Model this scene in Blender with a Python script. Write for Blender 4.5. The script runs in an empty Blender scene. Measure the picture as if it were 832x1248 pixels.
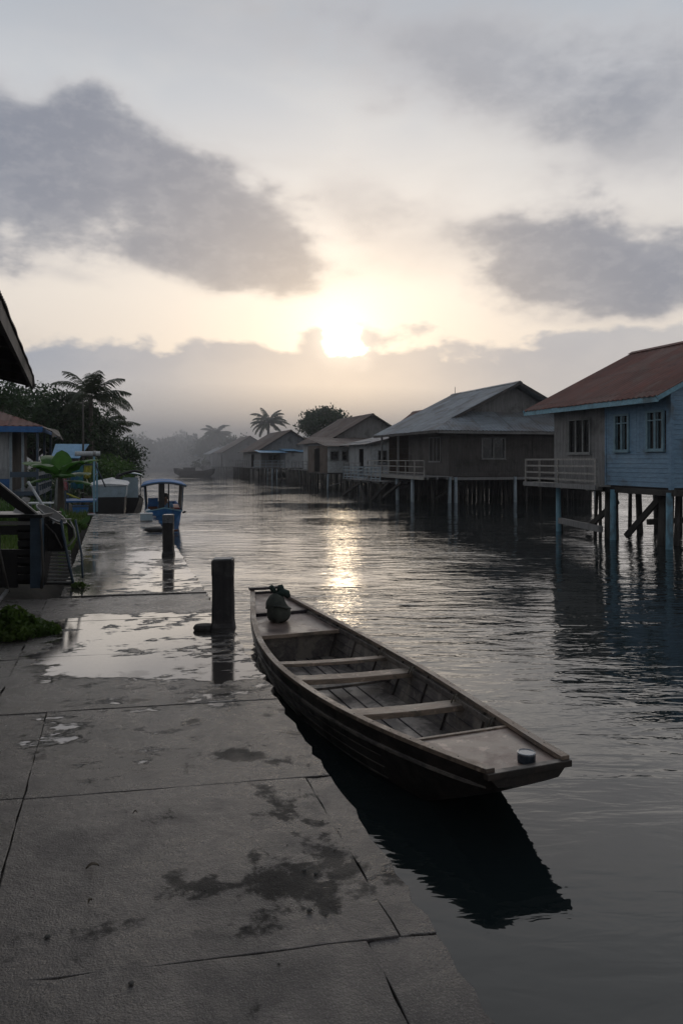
import bpy, math, random
import numpy as np
from mathutils import Vector, Matrix
R = math.radians
random.seed(7)
rng = np.random.default_rng(7)
scene = bpy.context.scene
COL = scene.collection

# ---------------------------------------------------------------- frames
# metres; z = 0 is the water, camera looks along +Y at (0,0,CH)
CH = 2.2          # eye above the water
QZ = 0.6          # quay top
F = 900.0; CX = 416.0; HY = 560.0
ANG = math.atan2(0.2917, 0.9565)      # the canal runs 17 degrees left of the view
U = Vector((-0.2917, 0.9565, 0)); V = Vector((0.9565, 0.2917, 0))
def W(s, t, z=0.0):                   # canal coordinates -> world (s along, t across)
    return U * s + V * t + Vector((0, 0, z))
def G(px, py, z):                     # point of a level plane seen at that spot of the photo
    Y = (CH - z) * F / (py - HY)
    return Vector(((px - CX) / F * Y, Y, z))
def D(px, py, Y):
    return Vector(((px - CX) / F * Y, Y, CH - (py - HY) * Y / F))
def ST(p):
    return (p.dot(U), p.dot(V))

# ---------------------------------------------------------------- node helpers
class NT:
    def __init__(s, tree):
        s.t = tree; s.n = tree.nodes; s.l = tree.links
    def node(s, ty, **kw):
        n = s.n.new(ty)
        for k, v in kw.items():
            setattr(n, k, v)
        return n
    def put(s, sock, v):
        if isinstance(v, bpy.types.NodeSocket):
            s.l.new(v, sock)
        elif isinstance(v, (tuple, list)) and sock.type == 'RGBA' and len(v) == 3:
            sock.default_value = (*v, 1)
        else:
            sock.default_value = v
    def math(s, op, a, b=None, c=None, clamp=False):
        n = s.node('ShaderNodeMath', operation=op); n.use_clamp = clamp
        s.put(n.inputs[0], a)
        if b is not None: s.put(n.inputs[1], b)
        if c is not None: s.put(n.inputs[2], c)
        return n.outputs[0]
    def mr(s, v, a, b, c=0.0, d=1.0, smooth=True):
        n = s.node('ShaderNodeMapRange')
        n.interpolation_type = 'SMOOTHSTEP' if smooth else 'LINEAR'
        s.put(n.inputs['Value'], v)
        for k, x in (('From Min', a), ('From Max', b), ('To Min', c), ('To Max', d)):
            s.put(n.inputs[k], x)
        return n.outputs['Result']
    def mix(s, f, a, b, mode='MIX'):
        n = s.node('ShaderNodeMix', data_type='RGBA', blend_type=mode)
        n.clamp_result = False
        s.put(n.inputs[0], f); s.put(n.inputs[6], a); s.put(n.inputs[7], b)
        return n.outputs[2]
    def noise(s, vec, scale, detail=4, rough=0.55, dist=0.0, out=0):
        n = s.node('ShaderNodeTexNoise')
        s.put(n.inputs['Vector'], vec)
        n.inputs['Scale'].default_value = scale; n.inputs['Detail'].default_value = detail
        n.inputs['Roughness'].default_value = rough; n.inputs['Distortion'].default_value = dist
        return n.outputs[out]
    def map(s, vec, scale=(1, 1, 1), loc=(0, 0, 0), rot=(0, 0, 0)):
        n = s.node('ShaderNodeMapping')
        s.put(n.inputs['Vector'], vec)
        n.inputs['Scale'].default_value = scale; n.inputs['Location'].default_value = loc
        n.inputs['Rotation'].default_value = rot
        return n.outputs[0]
    def bump(s, h, strength=0.5, dist=0.02, normal=None):
        n = s.node('ShaderNodeBump')
        n.inputs['Strength'].default_value = strength; n.inputs['Distance'].default_value = dist
        s.put(n.inputs['Height'], h)
        if normal is not None: s.put(n.inputs['Normal'], normal)
        return n.outputs[0]
    def ramp(s, f, stops):
        n = s.node('ShaderNodeValToRGB'); e = n.color_ramp.elements
        while len(e) < len(stops): e.new(0.5)
        for x, (p, c) in zip(e, stops):
            x.position = p; x.color = (*c, 1) if len(c) == 3 else c
        s.put(n.inputs[0], f)
        return n.outputs[0]

def material(name):
    m = bpy.data.materials.new(name); m.use_nodes = True
    nt = NT(m.node_tree); bs = m.node_tree.nodes['Principled BSDF']
    tc = nt.node('ShaderNodeTexCoord').outputs['Object']
    return m, nt, bs, tc

def mat(name, c1, c2=None, rough=0.7, scale=6, stretch=(1, 1, 1), bump=0.3, dist=0.01, c3=None,
        dirt_scale=1.3, metallic=0.0, fine=40, spec=0.5):
    m, nt, bs, tc = material(name)
    c2 = c2 or tuple(x * 0.6 for x in c1)
    c3 = c3 or tuple(x * 0.5 for x in c2)
    v = nt.map(tc, scale=stretch)
    n1 = nt.noise(v, scale, 5, 0.65)
    n2 = nt.noise(tc, dirt_scale, 4, 0.6, 0.4)
    n3 = nt.noise(v, fine, 3, 0.6)
    col = nt.mix(nt.mr(n1, 0.35, 0.65), c1, c2)
    col = nt.mix(nt.mr(n2, 0.52, 0.72, 0, 0.8), col, c3)
    col = nt.mix(nt.mr(n3, 0.3, 0.7, 0, 0.35), col, tuple(x * 0.4 for x in c1))
    nt.put(bs.inputs['Base Color'], col)
    nt.put(bs.inputs['Roughness'], nt.mr(n2, 0.3, 0.7, max(0.05, rough - 0.12), min(1, rough + 0.12)))
    bs.inputs['Metallic'].default_value = metallic
    bs.inputs['Specular IOR Level'].default_value = spec
    h = nt.math('ADD', nt.math('MULTIPLY', n1, 0.6), nt.math('MULTIPLY', n3, 0.4))
    nt.put(bs.inputs['Normal'], nt.bump(h, bump, dist))
    return m

def tinmat(name, c1, c2, c3, rough):
    m, nt, bs, tc = material(name)
    n1 = nt.noise(nt.map(tc, scale=(.5, 2, 1)), 3, 5, .65); n2 = nt.noise(tc, .9, 4, .6, .4); n3 = nt.noise(tc, 14, 4, .65)
    sn = nt.node('ShaderNodeVectorMath', operation='SNAP'); nt.l.new(nt.map(tc, scale=(1, 1, 0), loc=(.3, .2, 0)), sn.inputs[0]); sn.inputs[1].default_value = (1.75, .82, 1)
    wn = nt.node('ShaderNodeTexWhiteNoise'); wn.noise_dimensions = '3D'; nt.l.new(sn.outputs[0], wn.inputs[0])
    col = nt.mix(nt.mr(n1, .35, .65), c1, c2); col = nt.mix(nt.mr(n2, .50, .66, 0, .85), col, c3)
    col = nt.mix(nt.mr(wn.outputs[0], .55, 1, 0, .55, smooth=False), col, c3); col = nt.mix(nt.mr(wn.outputs[0], .4, 0, 0, .45, smooth=False), col, tuple(x*.6 for x in c2))
    sx = nt.node('ShaderNodeSeparateXYZ'); nt.l.new(tc, sx.inputs[0])
    lap = nt.math('FRACT', nt.math('DIVIDE', nt.math('ADD', sx.outputs[0], .3), 1.75))
    col = nt.mix(nt.math('MULTIPLY', nt.mr(lap, .06, .0), nt.mr(n3, .35, .6, .2, .9)), col, tuple(x*.35 for x in c2))
    col = nt.mix(nt.mr(n3, .52, .68, 0, .55), col, tuple(x*.55 for x in c1))
    nt.put(bs.inputs['Base Color'], col); nt.put(bs.inputs['Roughness'], nt.mr(n2, .3, .7, rough-.1, rough+.1))
    nt.put(bs.inputs['Normal'], nt.bump(nt.math('ADD', n3, nt.mr(lap, .03, 0)), .4, .01)); return m

def leafmat(name, c1, c2, rough=0.5, trans=0.25):
    m, nt, bs, tc = material(name)
    n = nt.noise(tc, 1.4, 3, 0.6)
    n2 = nt.noise(tc, 9, 2, 0.6)
    col = nt.mix(nt.mr(n, 0.35, 0.65), c1, c2)
    col = nt.mix(nt.mr(n2, 0.3, 0.7, 0, 0.5), col, tuple(x * 0.55 for x in c1))
    nt.put(bs.inputs['Base Color'], col)
    bs.inputs['Roughness'].default_value = rough
    bs.inputs['Specular IOR Level'].default_value = 0.25
    tr = nt.node('ShaderNodeBsdfTranslucent'); nt.put(tr.inputs['Color'], nt.mix(0.5, col, c2))
    mx = nt.node('ShaderNodeMixShader'); mx.inputs[0].default_value = trans
    nt.l.new(bs.outputs[0], mx.inputs[1]); nt.l.new(tr.outputs[0], mx.inputs[2])
    nt.l.new(mx.outputs[0], m.node_tree.nodes['Material Output'].inputs['Surface'])
    return m

WX = (6, 6, 0.35); WY = (6, 0.35, 6); 
MT = dict(
  plank_grey = mat('weathered_grey_planks', (.26,.26,.262), (.175,.175,.178), .8, 4, (5,5,.4), .5),
  plank_dark = mat('dark_weathered_timber', (.088,.080,.078), (.052,.048,.047), .8, 4, (5,5,.4), .5),
  plank_pale = mat('pale_washed_boards', (.44,.46,.48), (.31,.33,.345), .75, 4, (5,5,.6), .4),
  plank_brown= mat('brown_timber', (.12,.085,.065), (.07,.052,.042), .8, 4, (5,5,.4), .5),
  blue_paint = mat('worn_blue_paint', (.19,.33,.47), (.14,.25,.37), .6, 5, (1,1,4), .4, c3=(.12,.14,.15)),
  trim_blue  = mat('pale_blue_trim', (.22,.44,.56), (.17,.33,.42), .6, 5, (2,2,2), .3, c3=(.11,.12,.12)),
  post_blue  = mat('blue_painted_post', (.17,.36,.48), (.12,.26,.35), .6, 5, (4,4,1), .4, c3=(.06,.06,.055)),
  post_pale  = mat('pale_painted_post', (.34,.42,.48), (.24,.29,.33), .6, 5, (4,4,1), .4, c3=(.06,.06,.055)),
  pile       = mat('wet_black_pile', (.030,.027,.024), (.018,.017,.016), .6, 5, (5,5,.6), .6),
  pile_mid   = mat('grey_pile', (.085,.078,.070), (.045,.042,.038), .75, 5, (5,5,.6), .6),
  rail       = mat('bleached_railing', (.36,.35,.33), (.25,.24,.225), .75, 5, (3,3,3), .4),
  tin_red    = mat('rusty_red_roofing', (.17,.055,.035), (.10,.042,.032), .75, 3, (.6,2,2), .3, c3=(.16,.14,.13), dirt_scale=.9),
  tin_grey   = mat('grey_iron_roofing', (.26,.30,.34), (.19,.215,.24), .55, 3, (.6,2,2), .3, c3=(.10,.10,.10), dirt_scale=.8),
  tin_brown  = mat('rusty_brown_roofing', (.14,.105,.088), (.10,.08,.07), .8, 3, (.6,2,2), .3, c3=(.11,.10,.095), dirt_scale=.9),
  tin_pale   = mat('pale_tin_sheet', (.36,.36,.365), (.26,.25,.25), .55, 3, (1,2,2), .3),
  awning_blue= mat('blue_awning_sheet', (.22,.45,.68), (.18,.36,.55), .5, 3, (1,1,1), .2),
  glass_dark = mat('dark_window_pane', (.018,.020,.022), (.012,.013,.015), .18, 3, (1,1,1), .05),
  shade_dark   = mat('painted_interior_shade', (.022,.018,.016), None, .9),  # near black, standing in for unlit rooms and porch shade
  frame_pale = mat('pale_window_frame', (.22,.23,.23), (.16,.17,.17), .6),
  frame_blue = mat('light_blue_window_frame', (.20,.34,.42), (.15,.26,.32), .6),
  white      = mat('dirty_white_paint', (.62,.66,.68), (.46,.48,.50), .5, 5, (1,1,1), .2),
  white_hull = mat('grey_white_hull_paint', (.40,.52,.60), (.32,.42,.48), .45, 4, (1,1,1), .2),
  blue_boat  = mat('bright_blue_boat_paint', (.035,.18,.45), (.028,.13,.34), .7, 5, (1,1,1), .2),
  deep_blue  = mat('deep_blue_paint', (.025,.15,.42), (.02,.11,.30), .5, 5, (1,1,1), .2),
  black      = mat('black_painted_wood', (.014,.014,.016), (.010,.010,.011), .45, 6, (1,1,1), .3),
  slate_blue = mat('dark_slate_blue_post', (.05,.085,.13), (.035,.06,.09), .5, 6, (1,1,1), .3),
  metal      = mat('dull_metal_tube', (.36,.36,.36), (.26,.26,.26), .38, 6, (1,1,1), .1, metallic=.5),
  slat_grey  = mat('worn_grey_slats', (.30,.30,.30), (.20,.20,.20), .6, 6, (1,4,1), .3),
  red        = mat('faded_red_paint', (.26,.04,.035), (.18,.03,.03), .6),
  orange     = mat('orange_brown_paint', (.22,.075,.03), (.15,.05,.025), .6),
  yellow     = mat('yellow_cloth', (.42,.36,.05), (.26,.30,.05), .8),
  teal       = mat('teal_tarpaulin', (.02,.17,.17), (.02,.10,.20), .6, 2),
  pink       = mat('pink_red_cloth', (.45,.09,.12), (.40,.28,.28), .8, 14, (1,1,1), .2),
  rubber     = mat('old_black_rubber', (.018,.018,.018), None, .65, 8, (1,1,1), .4),
  sack       = mat('dark_sackcloth', (.060,.068,.055), (.032,.037,.032), .85, 8, (1,1,1), .6),
  green_cloth= mat('dark_green_knot_cloth', (.018,.042,.034), (.012,.026,.022), .8, 8, (1,1,1), .5),
  tin_can    = mat('blue_grey_tin', (.045,.06,.085), (.035,.045,.06), .35, 8, (1,1,1), .2, metallic=.3),
  lid        = mat('pale_tin_lid', (.26,.28,.31), (.18,.19,.21), .3, 8, (1,1,1), .1, metallic=.6),
  skin       = mat('brown_skin', (.20,.11,.07), (.17,.09,.06), .5, 8, (1,1,1), .1),
  hair       = mat('black_hair', (.01,.009,.008), None, .5, 20, (1,1,4), .4),
  shirt      = mat('light_blue_shirt', (.13,.26,.42), (.10,.20,.34), .85, 8, (1,1,1), .2),
  shorts     = mat('dark_shorts', (.02,.022,.03), None, .85),
  bark       = mat('grey_brown_bark', (.085,.070,.055), (.05,.042,.035), .9, 6, (3,3,.6), .8, .02),
  palmbark   = mat('ringed_palm_bark', (.13,.115,.095), (.07,.06,.05), .9, 5, (1,1,6), .8, .02),
  earth      = mat('damp_dark_earth', (.055,.045,.034), (.035,.03,.024), .9, 3, (1,1,1), .8, .04),
  rope       = mat('grey_rope', (.16,.14,.11), (.10,.09,.07), .9, 20, (1,1,1), .5),
  stone      = mat('dark_stone', (.05,.047,.043), (.03,.03,.028), .8, 9, (1,1,1), .5),
  leaf_dark  = leafmat('dark_tree_leaves', (.024,.050,.022), (.045,.085,.032)),
  leaf_mid   = leafmat('mid_green_leaves', (.05,.12,.022), (.09,.18,.035)),
  leaf_far   = leafmat('distant_tree_leaves', (.035,.05,.025), (.05,.07,.03)),
  leaf_bright= leafmat('bright_banana_leaves', (.035,.12,.02), (.075,.20,.03), .4, .4),
  leaf_weed  = leafmat('weed_leaves', (.05,.10,.02), (.10,.16,.03), .5, .35),
  leaf_palm  = leafmat('palm_fronds', (.03,.045,.018), (.05,.07,.028), .45, .2),
  dead_leaf  = mat('dead_brown_leaf', (.05,.035,.018), None, .8),
)

MT['tin_red'] = tinmat('rusty_red_roofing', (.17,.055,.038), (.11,.043,.033), (.15,.105,.09), .75)
MT['tin_grey'] = tinmat('grey_iron_roofing', (.26,.30,.34), (.19,.215,.24), (.15,.14,.135), .55)
MT['tin_brown'] = tinmat('rusty_brown_roofing', (.15,.105,.085), (.11,.082,.07), (.20,.18,.17), .8)
MT['tin_pale'] = tinmat('pale_tin_sheet', (.36,.36,.365), (.26,.25,.25), (.20,.15,.12), .55)

# ---------------------------------------------------------------- mesh helpers
class MB:
    def __init__(s): s.v = []; s.f = []
    def add(s, vs, fs):
        o = len(s.v); s.v += [tuple(v) for v in vs]; s.f += [tuple(i + o for i in f) for f in fs]; return s
    def box(s, c, size, m=None):
        hx, hy, hz = (x / 2 for x in size)
        vs = [Vector((x, y, z)) for x in (-hx, hx) for y in (-hy, hy) for z in (-hz, hz)]
        if m is not None: vs = [m @ v for v in vs]
        c = Vector(c)
        return s.add([v + c for v in vs], [(0,1,3,2),(4,6,7,5),(0,4,5,1),(2,3,7,6),(0,2,6,4),(1,5,7,3)])
    def ext(s, x0, x1, y0, y1, z0, z1):
        return s.box(((x0+x1)/2, (y0+y1)/2, (z0+z1)/2), (abs(x1-x0), abs(y1-y0), abs(z1-z0)))
    def beam(s, p, q, w, h, up=(0, 0, 1)):
        p = Vector(p); q = Vector(q); d = (q - p); L = d.length; d.normalize()
        up = Vector(up)
        a = d.cross(up)
        if a.length < 1e-4: a = d.cross(Vector((0, 1, 0)))
        a.normalize(); b = a.cross(d).normalized()
        vs = []
        for e in (p, q):
            for sx, sy in ((-1,-1),(1,-1),(1,1),(-1,1)):
                vs.append(e + a*sx*w/2 + b*sy*h/2)
        return s.add(vs, [(3,2,1,0),(4,5,6,7),(0,1,5,4),(1,2,6,5),(2,3,7,6),(3,0,4,7)])
    def tube(s, pts, r, n=8, cap=True):
        pts = [Vector(p) for p in pts]
        rs = r if isinstance(r, (list, tuple)) else [r]*len(pts)
        vs = []; ref = Vector((0.3, 0.2, 1)).normalized(); prev = None
        for i, p in enumerate(pts):
            d = (pts[min(i+1, len(pts)-1)] - pts[max(i-1, 0)]).normalized()
            if prev is None:
                a = d.cross(ref)
                if a.length < .05: a = d.cross(Vector((1, 0, 0)))
            else: a = prev - d * prev.dot(d)
            a.normalize(); prev = a; b = d.cross(a)
            for k in range(n):
                th = 2*math.pi*k/n
                vs.append(p + (a*math.cos(th) + b*math.sin(th))*rs[i])
        fs = []
        for i in range(len(pts)-1):
            for k in range(n):
                k2 = (k+1) % n
                fs.append((i*n+k, i*n+k2, (i+1)*n+k2, (i+1)*n+k))
        if cap:
            fs.append(tuple(range(n-1, -1, -1))); fs.append(tuple((len(pts)-1)*n+k for k in range(n)))
        return s.add(vs, fs)
    def loft(s, secs, close=False, caps=False):
        n = len(secs[0]); vs = [v for sec in secs for v in sec]; fs = []
        for i in range(len(secs)-1):
            for k in range(n if close else n-1):
                k2 = (k+1) % n
                fs.append((i*n+k, (i+1)*n+k, (i+1)*n+k2, i*n+k2))
        if caps:
            fs.append(tuple(range(n))); fs.append(tuple((len(secs)-1)*n+k for k in range(n-1, -1, -1)))
        return s.add(vs, fs)
    def lathe(s, prof, c=(0,0,0), n=20):
        c = Vector(c); secs = []
        for k in range(n):
            th = 2*math.pi*k/n
            secs.append([c + Vector((r*math.cos(th), r*math.sin(th), z)) for r, z in prof])
        secs.append(secs[0])
        return s.loft(secs)
    def build(s, name, m, parent=None, smooth=False, bevel=0, solid=0, subsurf=0, loc=None, rotz=None):
        me = bpy.data.meshes.new(name)
        me.from_pydata(s.v, [], s.f); me.update()
        return link(name, me, m, parent, smooth, bevel, solid, subsurf, loc, rotz)

def link(name, me, m, parent=None, smooth=False, bevel=0, solid=0, subsurf=0, loc=None, rotz=None):
    if isinstance(m, str): m = MT[m]
    if m: me.materials.append(m)
    o = bpy.data.objects.new(name, me); COL.objects.link(o)
    if parent: o.parent = parent
    if loc is not None: o.location = loc
    if rotz is not None: o.rotation_euler.z = rotz
    if smooth: me.polygons.foreach_set('use_smooth', [True]*len(me.polygons))
    if solid:
        q = o.modifiers.new('solid', 'SOLIDIFY'); q.thickness = solid; q.offset = 0
    if bevel:
        q = o.modifiers.new('bevel', 'BEVEL'); q.width = bevel; q.segments = 2; q.limit_method = 'ANGLE'
    if subsurf:
        q = o.modifiers.new('sub', 'SUBSURF'); q.levels = subsurf; q.render_levels = subsurf
    return o

def np_mesh(name, verts, nper, m, parent=None, smooth=False):
    """verts (k*nper,3): k separate polygons of nper corners"""
    me = bpy.data.meshes.new(name)
    n = len(verts); k = n // nper
    me.vertices.add(n); me.vertices.foreach_set('co', np.asarray(verts, dtype=np.float32).ravel())
    me.loops.add(n); me.loops.foreach_set('vertex_index', np.arange(n, dtype=np.int32))
    me.polygons.add(k); me.polygons.foreach_set('loop_start', np.arange(0, n, nper, dtype=np.int32))
    me.update(calc_edges=True); me.validate()
    return link(name, me, m, parent, smooth)

def tag(o, label=None, cat=None, group=None, kind=None):
    if label: o['label'] = label
    if cat: o['category'] = cat
    if group: o['group'] = group
    if kind: o['kind'] = kind
    return o
def thing(name, label, cat, loc=(0,0,0), rotz=0, group=None):
    o = bpy.data.objects.new(name, None); COL.objects.link(o)
    o.location = loc; o.rotation_euler.z = rotz; o.empty_display_size = .2
    return tag(o, label, cat, group)
def copy_tree(o, parent=None):
    c = o.copy(); COL.objects.link(c)
    if parent: c.parent = parent
    for ch in list(o.children): copy_tree(ch, c)
    return c

# ---------------------------------------------------------------- camera
cam = bpy.data.cameras.new('camera'); co = bpy.data.objects.new('camera', cam); COL.objects.link(co)
co.location = (0, 0, CH); co.rotation_euler = (R(90), 0, 0)
cam.sensor_fit = 'VERTICAL'; cam.sensor_height = 36; cam.lens = 36*F/1248
cam.shift_y = (HY - 624)/1248 * 1.0
cam.clip_end = 3000; cam.clip_start = .05
scene.camera = co

# ---------------------------------------------------------------- sky
def azel(px, py):
    d = Vector(((px-CX)/F, 1, (HY-py)/F)).normalized()
    return math.atan2(d.x, d.y), math.asin(d.z)
SUN_AZ, SUN_EL = azel(416, 408)
def build_sky():
    w = bpy.data.worlds.new('World'); scene.world = w; w.use_nodes = True
    nt = NT(w.node_tree); nt.n.clear()
    vec = nt.node('ShaderNodeTexCoord').outputs['Generated']
    sep = nt.node('ShaderNodeSeparateXYZ'); nt.l.new(vec, sep.inputs[0])
    x, y, z = sep.outputs
    az = nt.math('ARCTAN2', x, y); el = nt.math('ARCSINE', z)
    wv = nt.map(vec, scale=(1, 1, 1.9))
    n1 = nt.noise(wv, 4.0, 5, .5, .25)
    n2 = nt.noise(wv, 12, 5, .52, .15)
    n3 = nt.noise(nt.map(vec, scale=(1, 1, 3.2), loc=(3, 1, 2)), 2.3, 6, .55, .5)
    n4 = nt.noise(wv, 34, 5, .6, .1)
    warp = nt.math('ADD', nt.math('MULTIPLY', nt.math('SUBTRACT', n1, .5), 2.3),
                   nt.math('ADD', nt.math('MULTIPLY', nt.math('SUBTRACT', n2, .5), 1.15), nt.math('MULTIPLY', nt.math('SUBTRACT', n4, .5), .22)))
    # pale altostratus sheet, by elevation
    base = nt.ramp(nt.mr(el, -.1, 1.2, smooth=False),
        [(0, (.38,.37,.37)), (.09, (.44,.43,.44)), (.17, (.62,.565,.52)), (.24, (.70,.65,.60)),
         (.33, (.64,.625,.615)), (.42, (.49,.515,.555)), (.50, (.40,.435,.485)), (1, (.27,.305,.37))])
    sund = Vector((math.sin(SUN_AZ)*math.cos(SUN_EL), math.cos(SUN_AZ)*math.cos(SUN_EL), math.sin(SUN_EL)))
    dt = nt.node('ShaderNodeVectorMath', operation='DOT_PRODUCT')
    nt.l.new(vec, dt.inputs[0]); dt.inputs[1].default_value = sund
    ang = nt.math('ARCCOSINE', nt.math('MINIMUM', dt.outputs['Value'], .999999))
    # sky away from the sun is darker overcast
    away = nt.mr(ang, .55, 1.8, 1.0, .50)
    base = nt.mix(1.0, base, away, 'MULTIPLY')
    # streaks in the sheet
    base = nt.mix(nt.mr(n3, .45, .75, 0, .42), base, (.37,.36,.365))
    base = nt.mix(nt.mr(n1, .52, .3, 0, .16), base, (.80,.76,.70))
    # clouds: (px, py, rx, ry, rotation deg, strength, softness)
    blobs = [(30,212,180,80,8,.92,.7), (195,232,165,68,10,.96,.65), (295,275,105,58,26,.92,.55), (110,262,210,70,8,.55,1.0), (70,262,170,62,2,.85,.6), (225,312,140,34,4,.7,.7),
             (165,178,60,30,0,.6,.9), (432,252,64,44,14,.52,.95), (505,295,110,44,12,.40,1.0),
             (700,322,125,68,8,.97,.55), (600,292,95,36,14,.55,.95), (780,335,85,58,0,.9,.6),
             (560,60,260,66,14,.58,1.0), (640,110,150,50,10,.35,1.0), (800,140,130,95,0,.60,1.0), (220,30,280,40,0,.22,1.0), (80,332,48,13,8,.40,.9)]
    dens = None
    for px, py, rx, ry, rot, st, soft in blobs:
        a0, e0 = azel(px, py); c, s = math.cos(R(rot)), math.sin(R(rot))
        da = nt.math('SUBTRACT', az, a0); de = nt.math('SUBTRACT', el, e0)
        ra, re = rx/F*math.cos(e0), ry/F*math.cos(e0)
        # rotation: positive = falls to the right
        p = nt.math('SUBTRACT', nt.math('MULTIPLY', da, c/ra), nt.math('MULTIPLY', de, s/ra))
        q = nt.math('ADD', nt.math('MULTIPLY', da, s/re), nt.math('MULTIPLY', de, c/re))
        r = nt.math('SQRT', nt.math('ADD', nt.math('MULTIPLY', p, p), nt.math('MULTIPLY', q, q)))
        r = nt.math('ADD', r, warp)
        m = nt.mr(r, 1.30, 1.24-soft*1.15, 0, st)
        dens = m if dens is None else nt.math('SUBTRACT', nt.math('ADD', dens, m), nt.math('MULTIPLY', dens, m))
    # low bank of cloud along the horizon
    e_top = azel(300, 418)[1]
    edge = nt.math('ADD', e_top, nt.math('MULTIPLY', warp, .072))
    lowm = nt.mr(nt.math('SUBTRACT', edge, el), -.003, .015)
    side = nt.mr(az, .18, .5, 1, .45)
    lowm = nt.math('MULTIPLY', lowm, side)
    # colours (sunward rims stay pale)
    thin = nt.mr(dens, .1, .95)
    ccol = nt.mix(thin, (.46,.445,.465), (.205,.228,.285))
    ccol = nt.mix(nt.mr(n2, .44, .66, 0, .38), ccol, (.29,.305,.355))
    ccol = nt.mix(nt.mr(n4, .45, .65, 0, .18), ccol, (.40,.40,.435))
    col = nt.mix(dens, base, ccol)
    lowc = nt.mix(nt.mr(el, 0, .15), (.40,.425,.46), (.225,.275,.365))
    lowc = nt.mix(nt.mr(n2, .42, .62, 0, .3), lowc, (.35,.375,.43))
    col = nt.mix(nt.math('MULTIPLY', lowm, .93), col, lowc)
    # sun behind the sheet: wide glow + bright core, partly masked by the low bank
    g1 = nt.math('EXPONENT', nt.math('MULTIPLY', ang, -6.0))
    g2 = nt.math('EXPONENT', nt.math('MULTIPLY', ang, -38.0))
    g3 = nt.mr(nt.math('ADD', ang, nt.math('MULTIPLY', nt.math('SUBTRACT', n2, .5), .09)), .031, .002)
    hole = nt.mr(nt.math('ADD', ang, nt.math('MULTIPLY', nt.math('SUBTRACT', n2, .5), .10)), .062, .02)
    mask = nt.math('SUBTRACT', 1, nt.math('MULTIPLY', lowm, nt.math('SUBTRACT', .80, nt.math('MULTIPLY', hole, .5))))
    mask = nt.math('MULTIPLY', mask, nt.math('SUBTRACT', 1, nt.math('MULTIPLY', dens, .55)))
    glow = nt.mix(1.0, (.17,.135,.11), g1, 'MULTIPLY')
    glow = nt.mix(1.0, glow, nt.mix(1.0, (.85,.71,.53), g2, 'MULTIPLY'), 'ADD')
    glow = nt.mix(1.0, glow, nt.mix(1.0, (13.0,10.2,6.8), g3, 'MULTIPLY'), 'ADD')
    glow = nt.mix(1.0, glow, mask, 'MULTIPLY')
    col = nt.mix(1.0, col, glow, 'ADD')
    bg = nt.node('ShaderNodeBackground'); nt.l.new(col, bg.inputs[0]); bg.inputs[1].default_value = SKYK
    sk = nt.node('ShaderNodeTexSky'); sk.sky_type = 'NISHITA'; sk.sun_disc = False
    sk.sun_elevation = SUN_EL; sk.sun_rotation = SUN_AZ; sk.air_density = 1.0; sk.dust_density = 4
    b2 = nt.node('ShaderNodeBackground'); nt.l.new(sk.outputs[0], b2.inputs[0]); b2.inputs[1].default_value = .06
    mx = nt.node('ShaderNodeMixShader'); mx.inputs[0].default_value = .90
    nt.l.new(b2.outputs[0], mx.inputs[1]); nt.l.new(bg.outputs[0], mx.inputs[2])
    out = nt.node('ShaderNodeOutputWorld'); nt.l.new(mx.outputs[0], out.inputs['Surface'])
SKYK = 1.06
build_sky()
sl = bpy.data.lights.new('sun', 'SUN'); sl.energy = .5; sl.angle = R(76); sl.color = (1, .94, .88)
so = bpy.data.objects.new('sun', sl); COL.objects.link(so)
so.rotation_euler = (math.pi/2 - SUN_EL, 0, math.pi - SUN_AZ)
so.rotation_euler = Vector((math.sin(SUN_AZ)*math.cos(SUN_EL), math.cos(SUN_AZ)*math.cos(SUN_EL), math.sin(SUN_EL))).to_track_quat('Z', 'Y').to_euler()
scene.view_settings.view_transform = 'Standard'; scene.view_settings.look = 'None'
scene.view_settings.exposure = 0.12; scene.view_settings.gamma = 1
scene.render.engine = 'CYCLES'
cy = scene.cycles
cy.use_denoising = True; cy.max_bounces = 6; cy.volume_bounces = 1; cy.transparent_max_bounces = 6
cy.sample_clamp_indirect = 4; cy.use_adaptive_sampling = True; cy.adaptive_threshold = .015

# ---------------------------------------------------------------- air
hz, hn, hb, _ = material('haze_air')
hn.n.remove(hb)
vp = hn.node('ShaderNodeVolumePrincipled')
vp.inputs['Color'].default_value = (.95, .95, .98, 1); vp.inputs['Density'].default_value = .0006
vp.inputs['Anisotropy'].default_value = .1
hn.l.new(vp.outputs[0], hz.node_tree.nodes['Material Output'].inputs['Volume'])
hb_ = MB().ext(-330, 330, -60, 400, -2.2, 13.5).build('haze', hz)
tag(hb_, kind='stuff')
mz, mn_, mb2, _ = material('river_mist_air'); mn_.n.remove(mb2)
vp2 = mn_.node('ShaderNodeVolumePrincipled'); vp2.inputs['Color'].default_value = (.96, .95, .97, 1); vp2.inputs['Density'].default_value = .0130; vp2.inputs['Anisotropy'].default_value = .1
mn_.l.new(vp2.outputs[0], mz.node_tree.nodes['Material Output'].inputs['Volume'])
mo = MB(); mo.add([(-75,0,-1.6),(62,0,-1.6),(62,150,-1.6),(-75,150,-1.6),(-75,0,11),(62,0,11),(62,150,11),(-75,150,11)], [(3,2,1,0),(4,5,6,7),(0,1,5,4),(1,2,6,5),(2,3,7,6),(3,0,4,7)])
mo = mo.build('river_mist', mz, loc=W(84, 8), rotz=ANG); tag(mo, kind='stuff')

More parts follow.
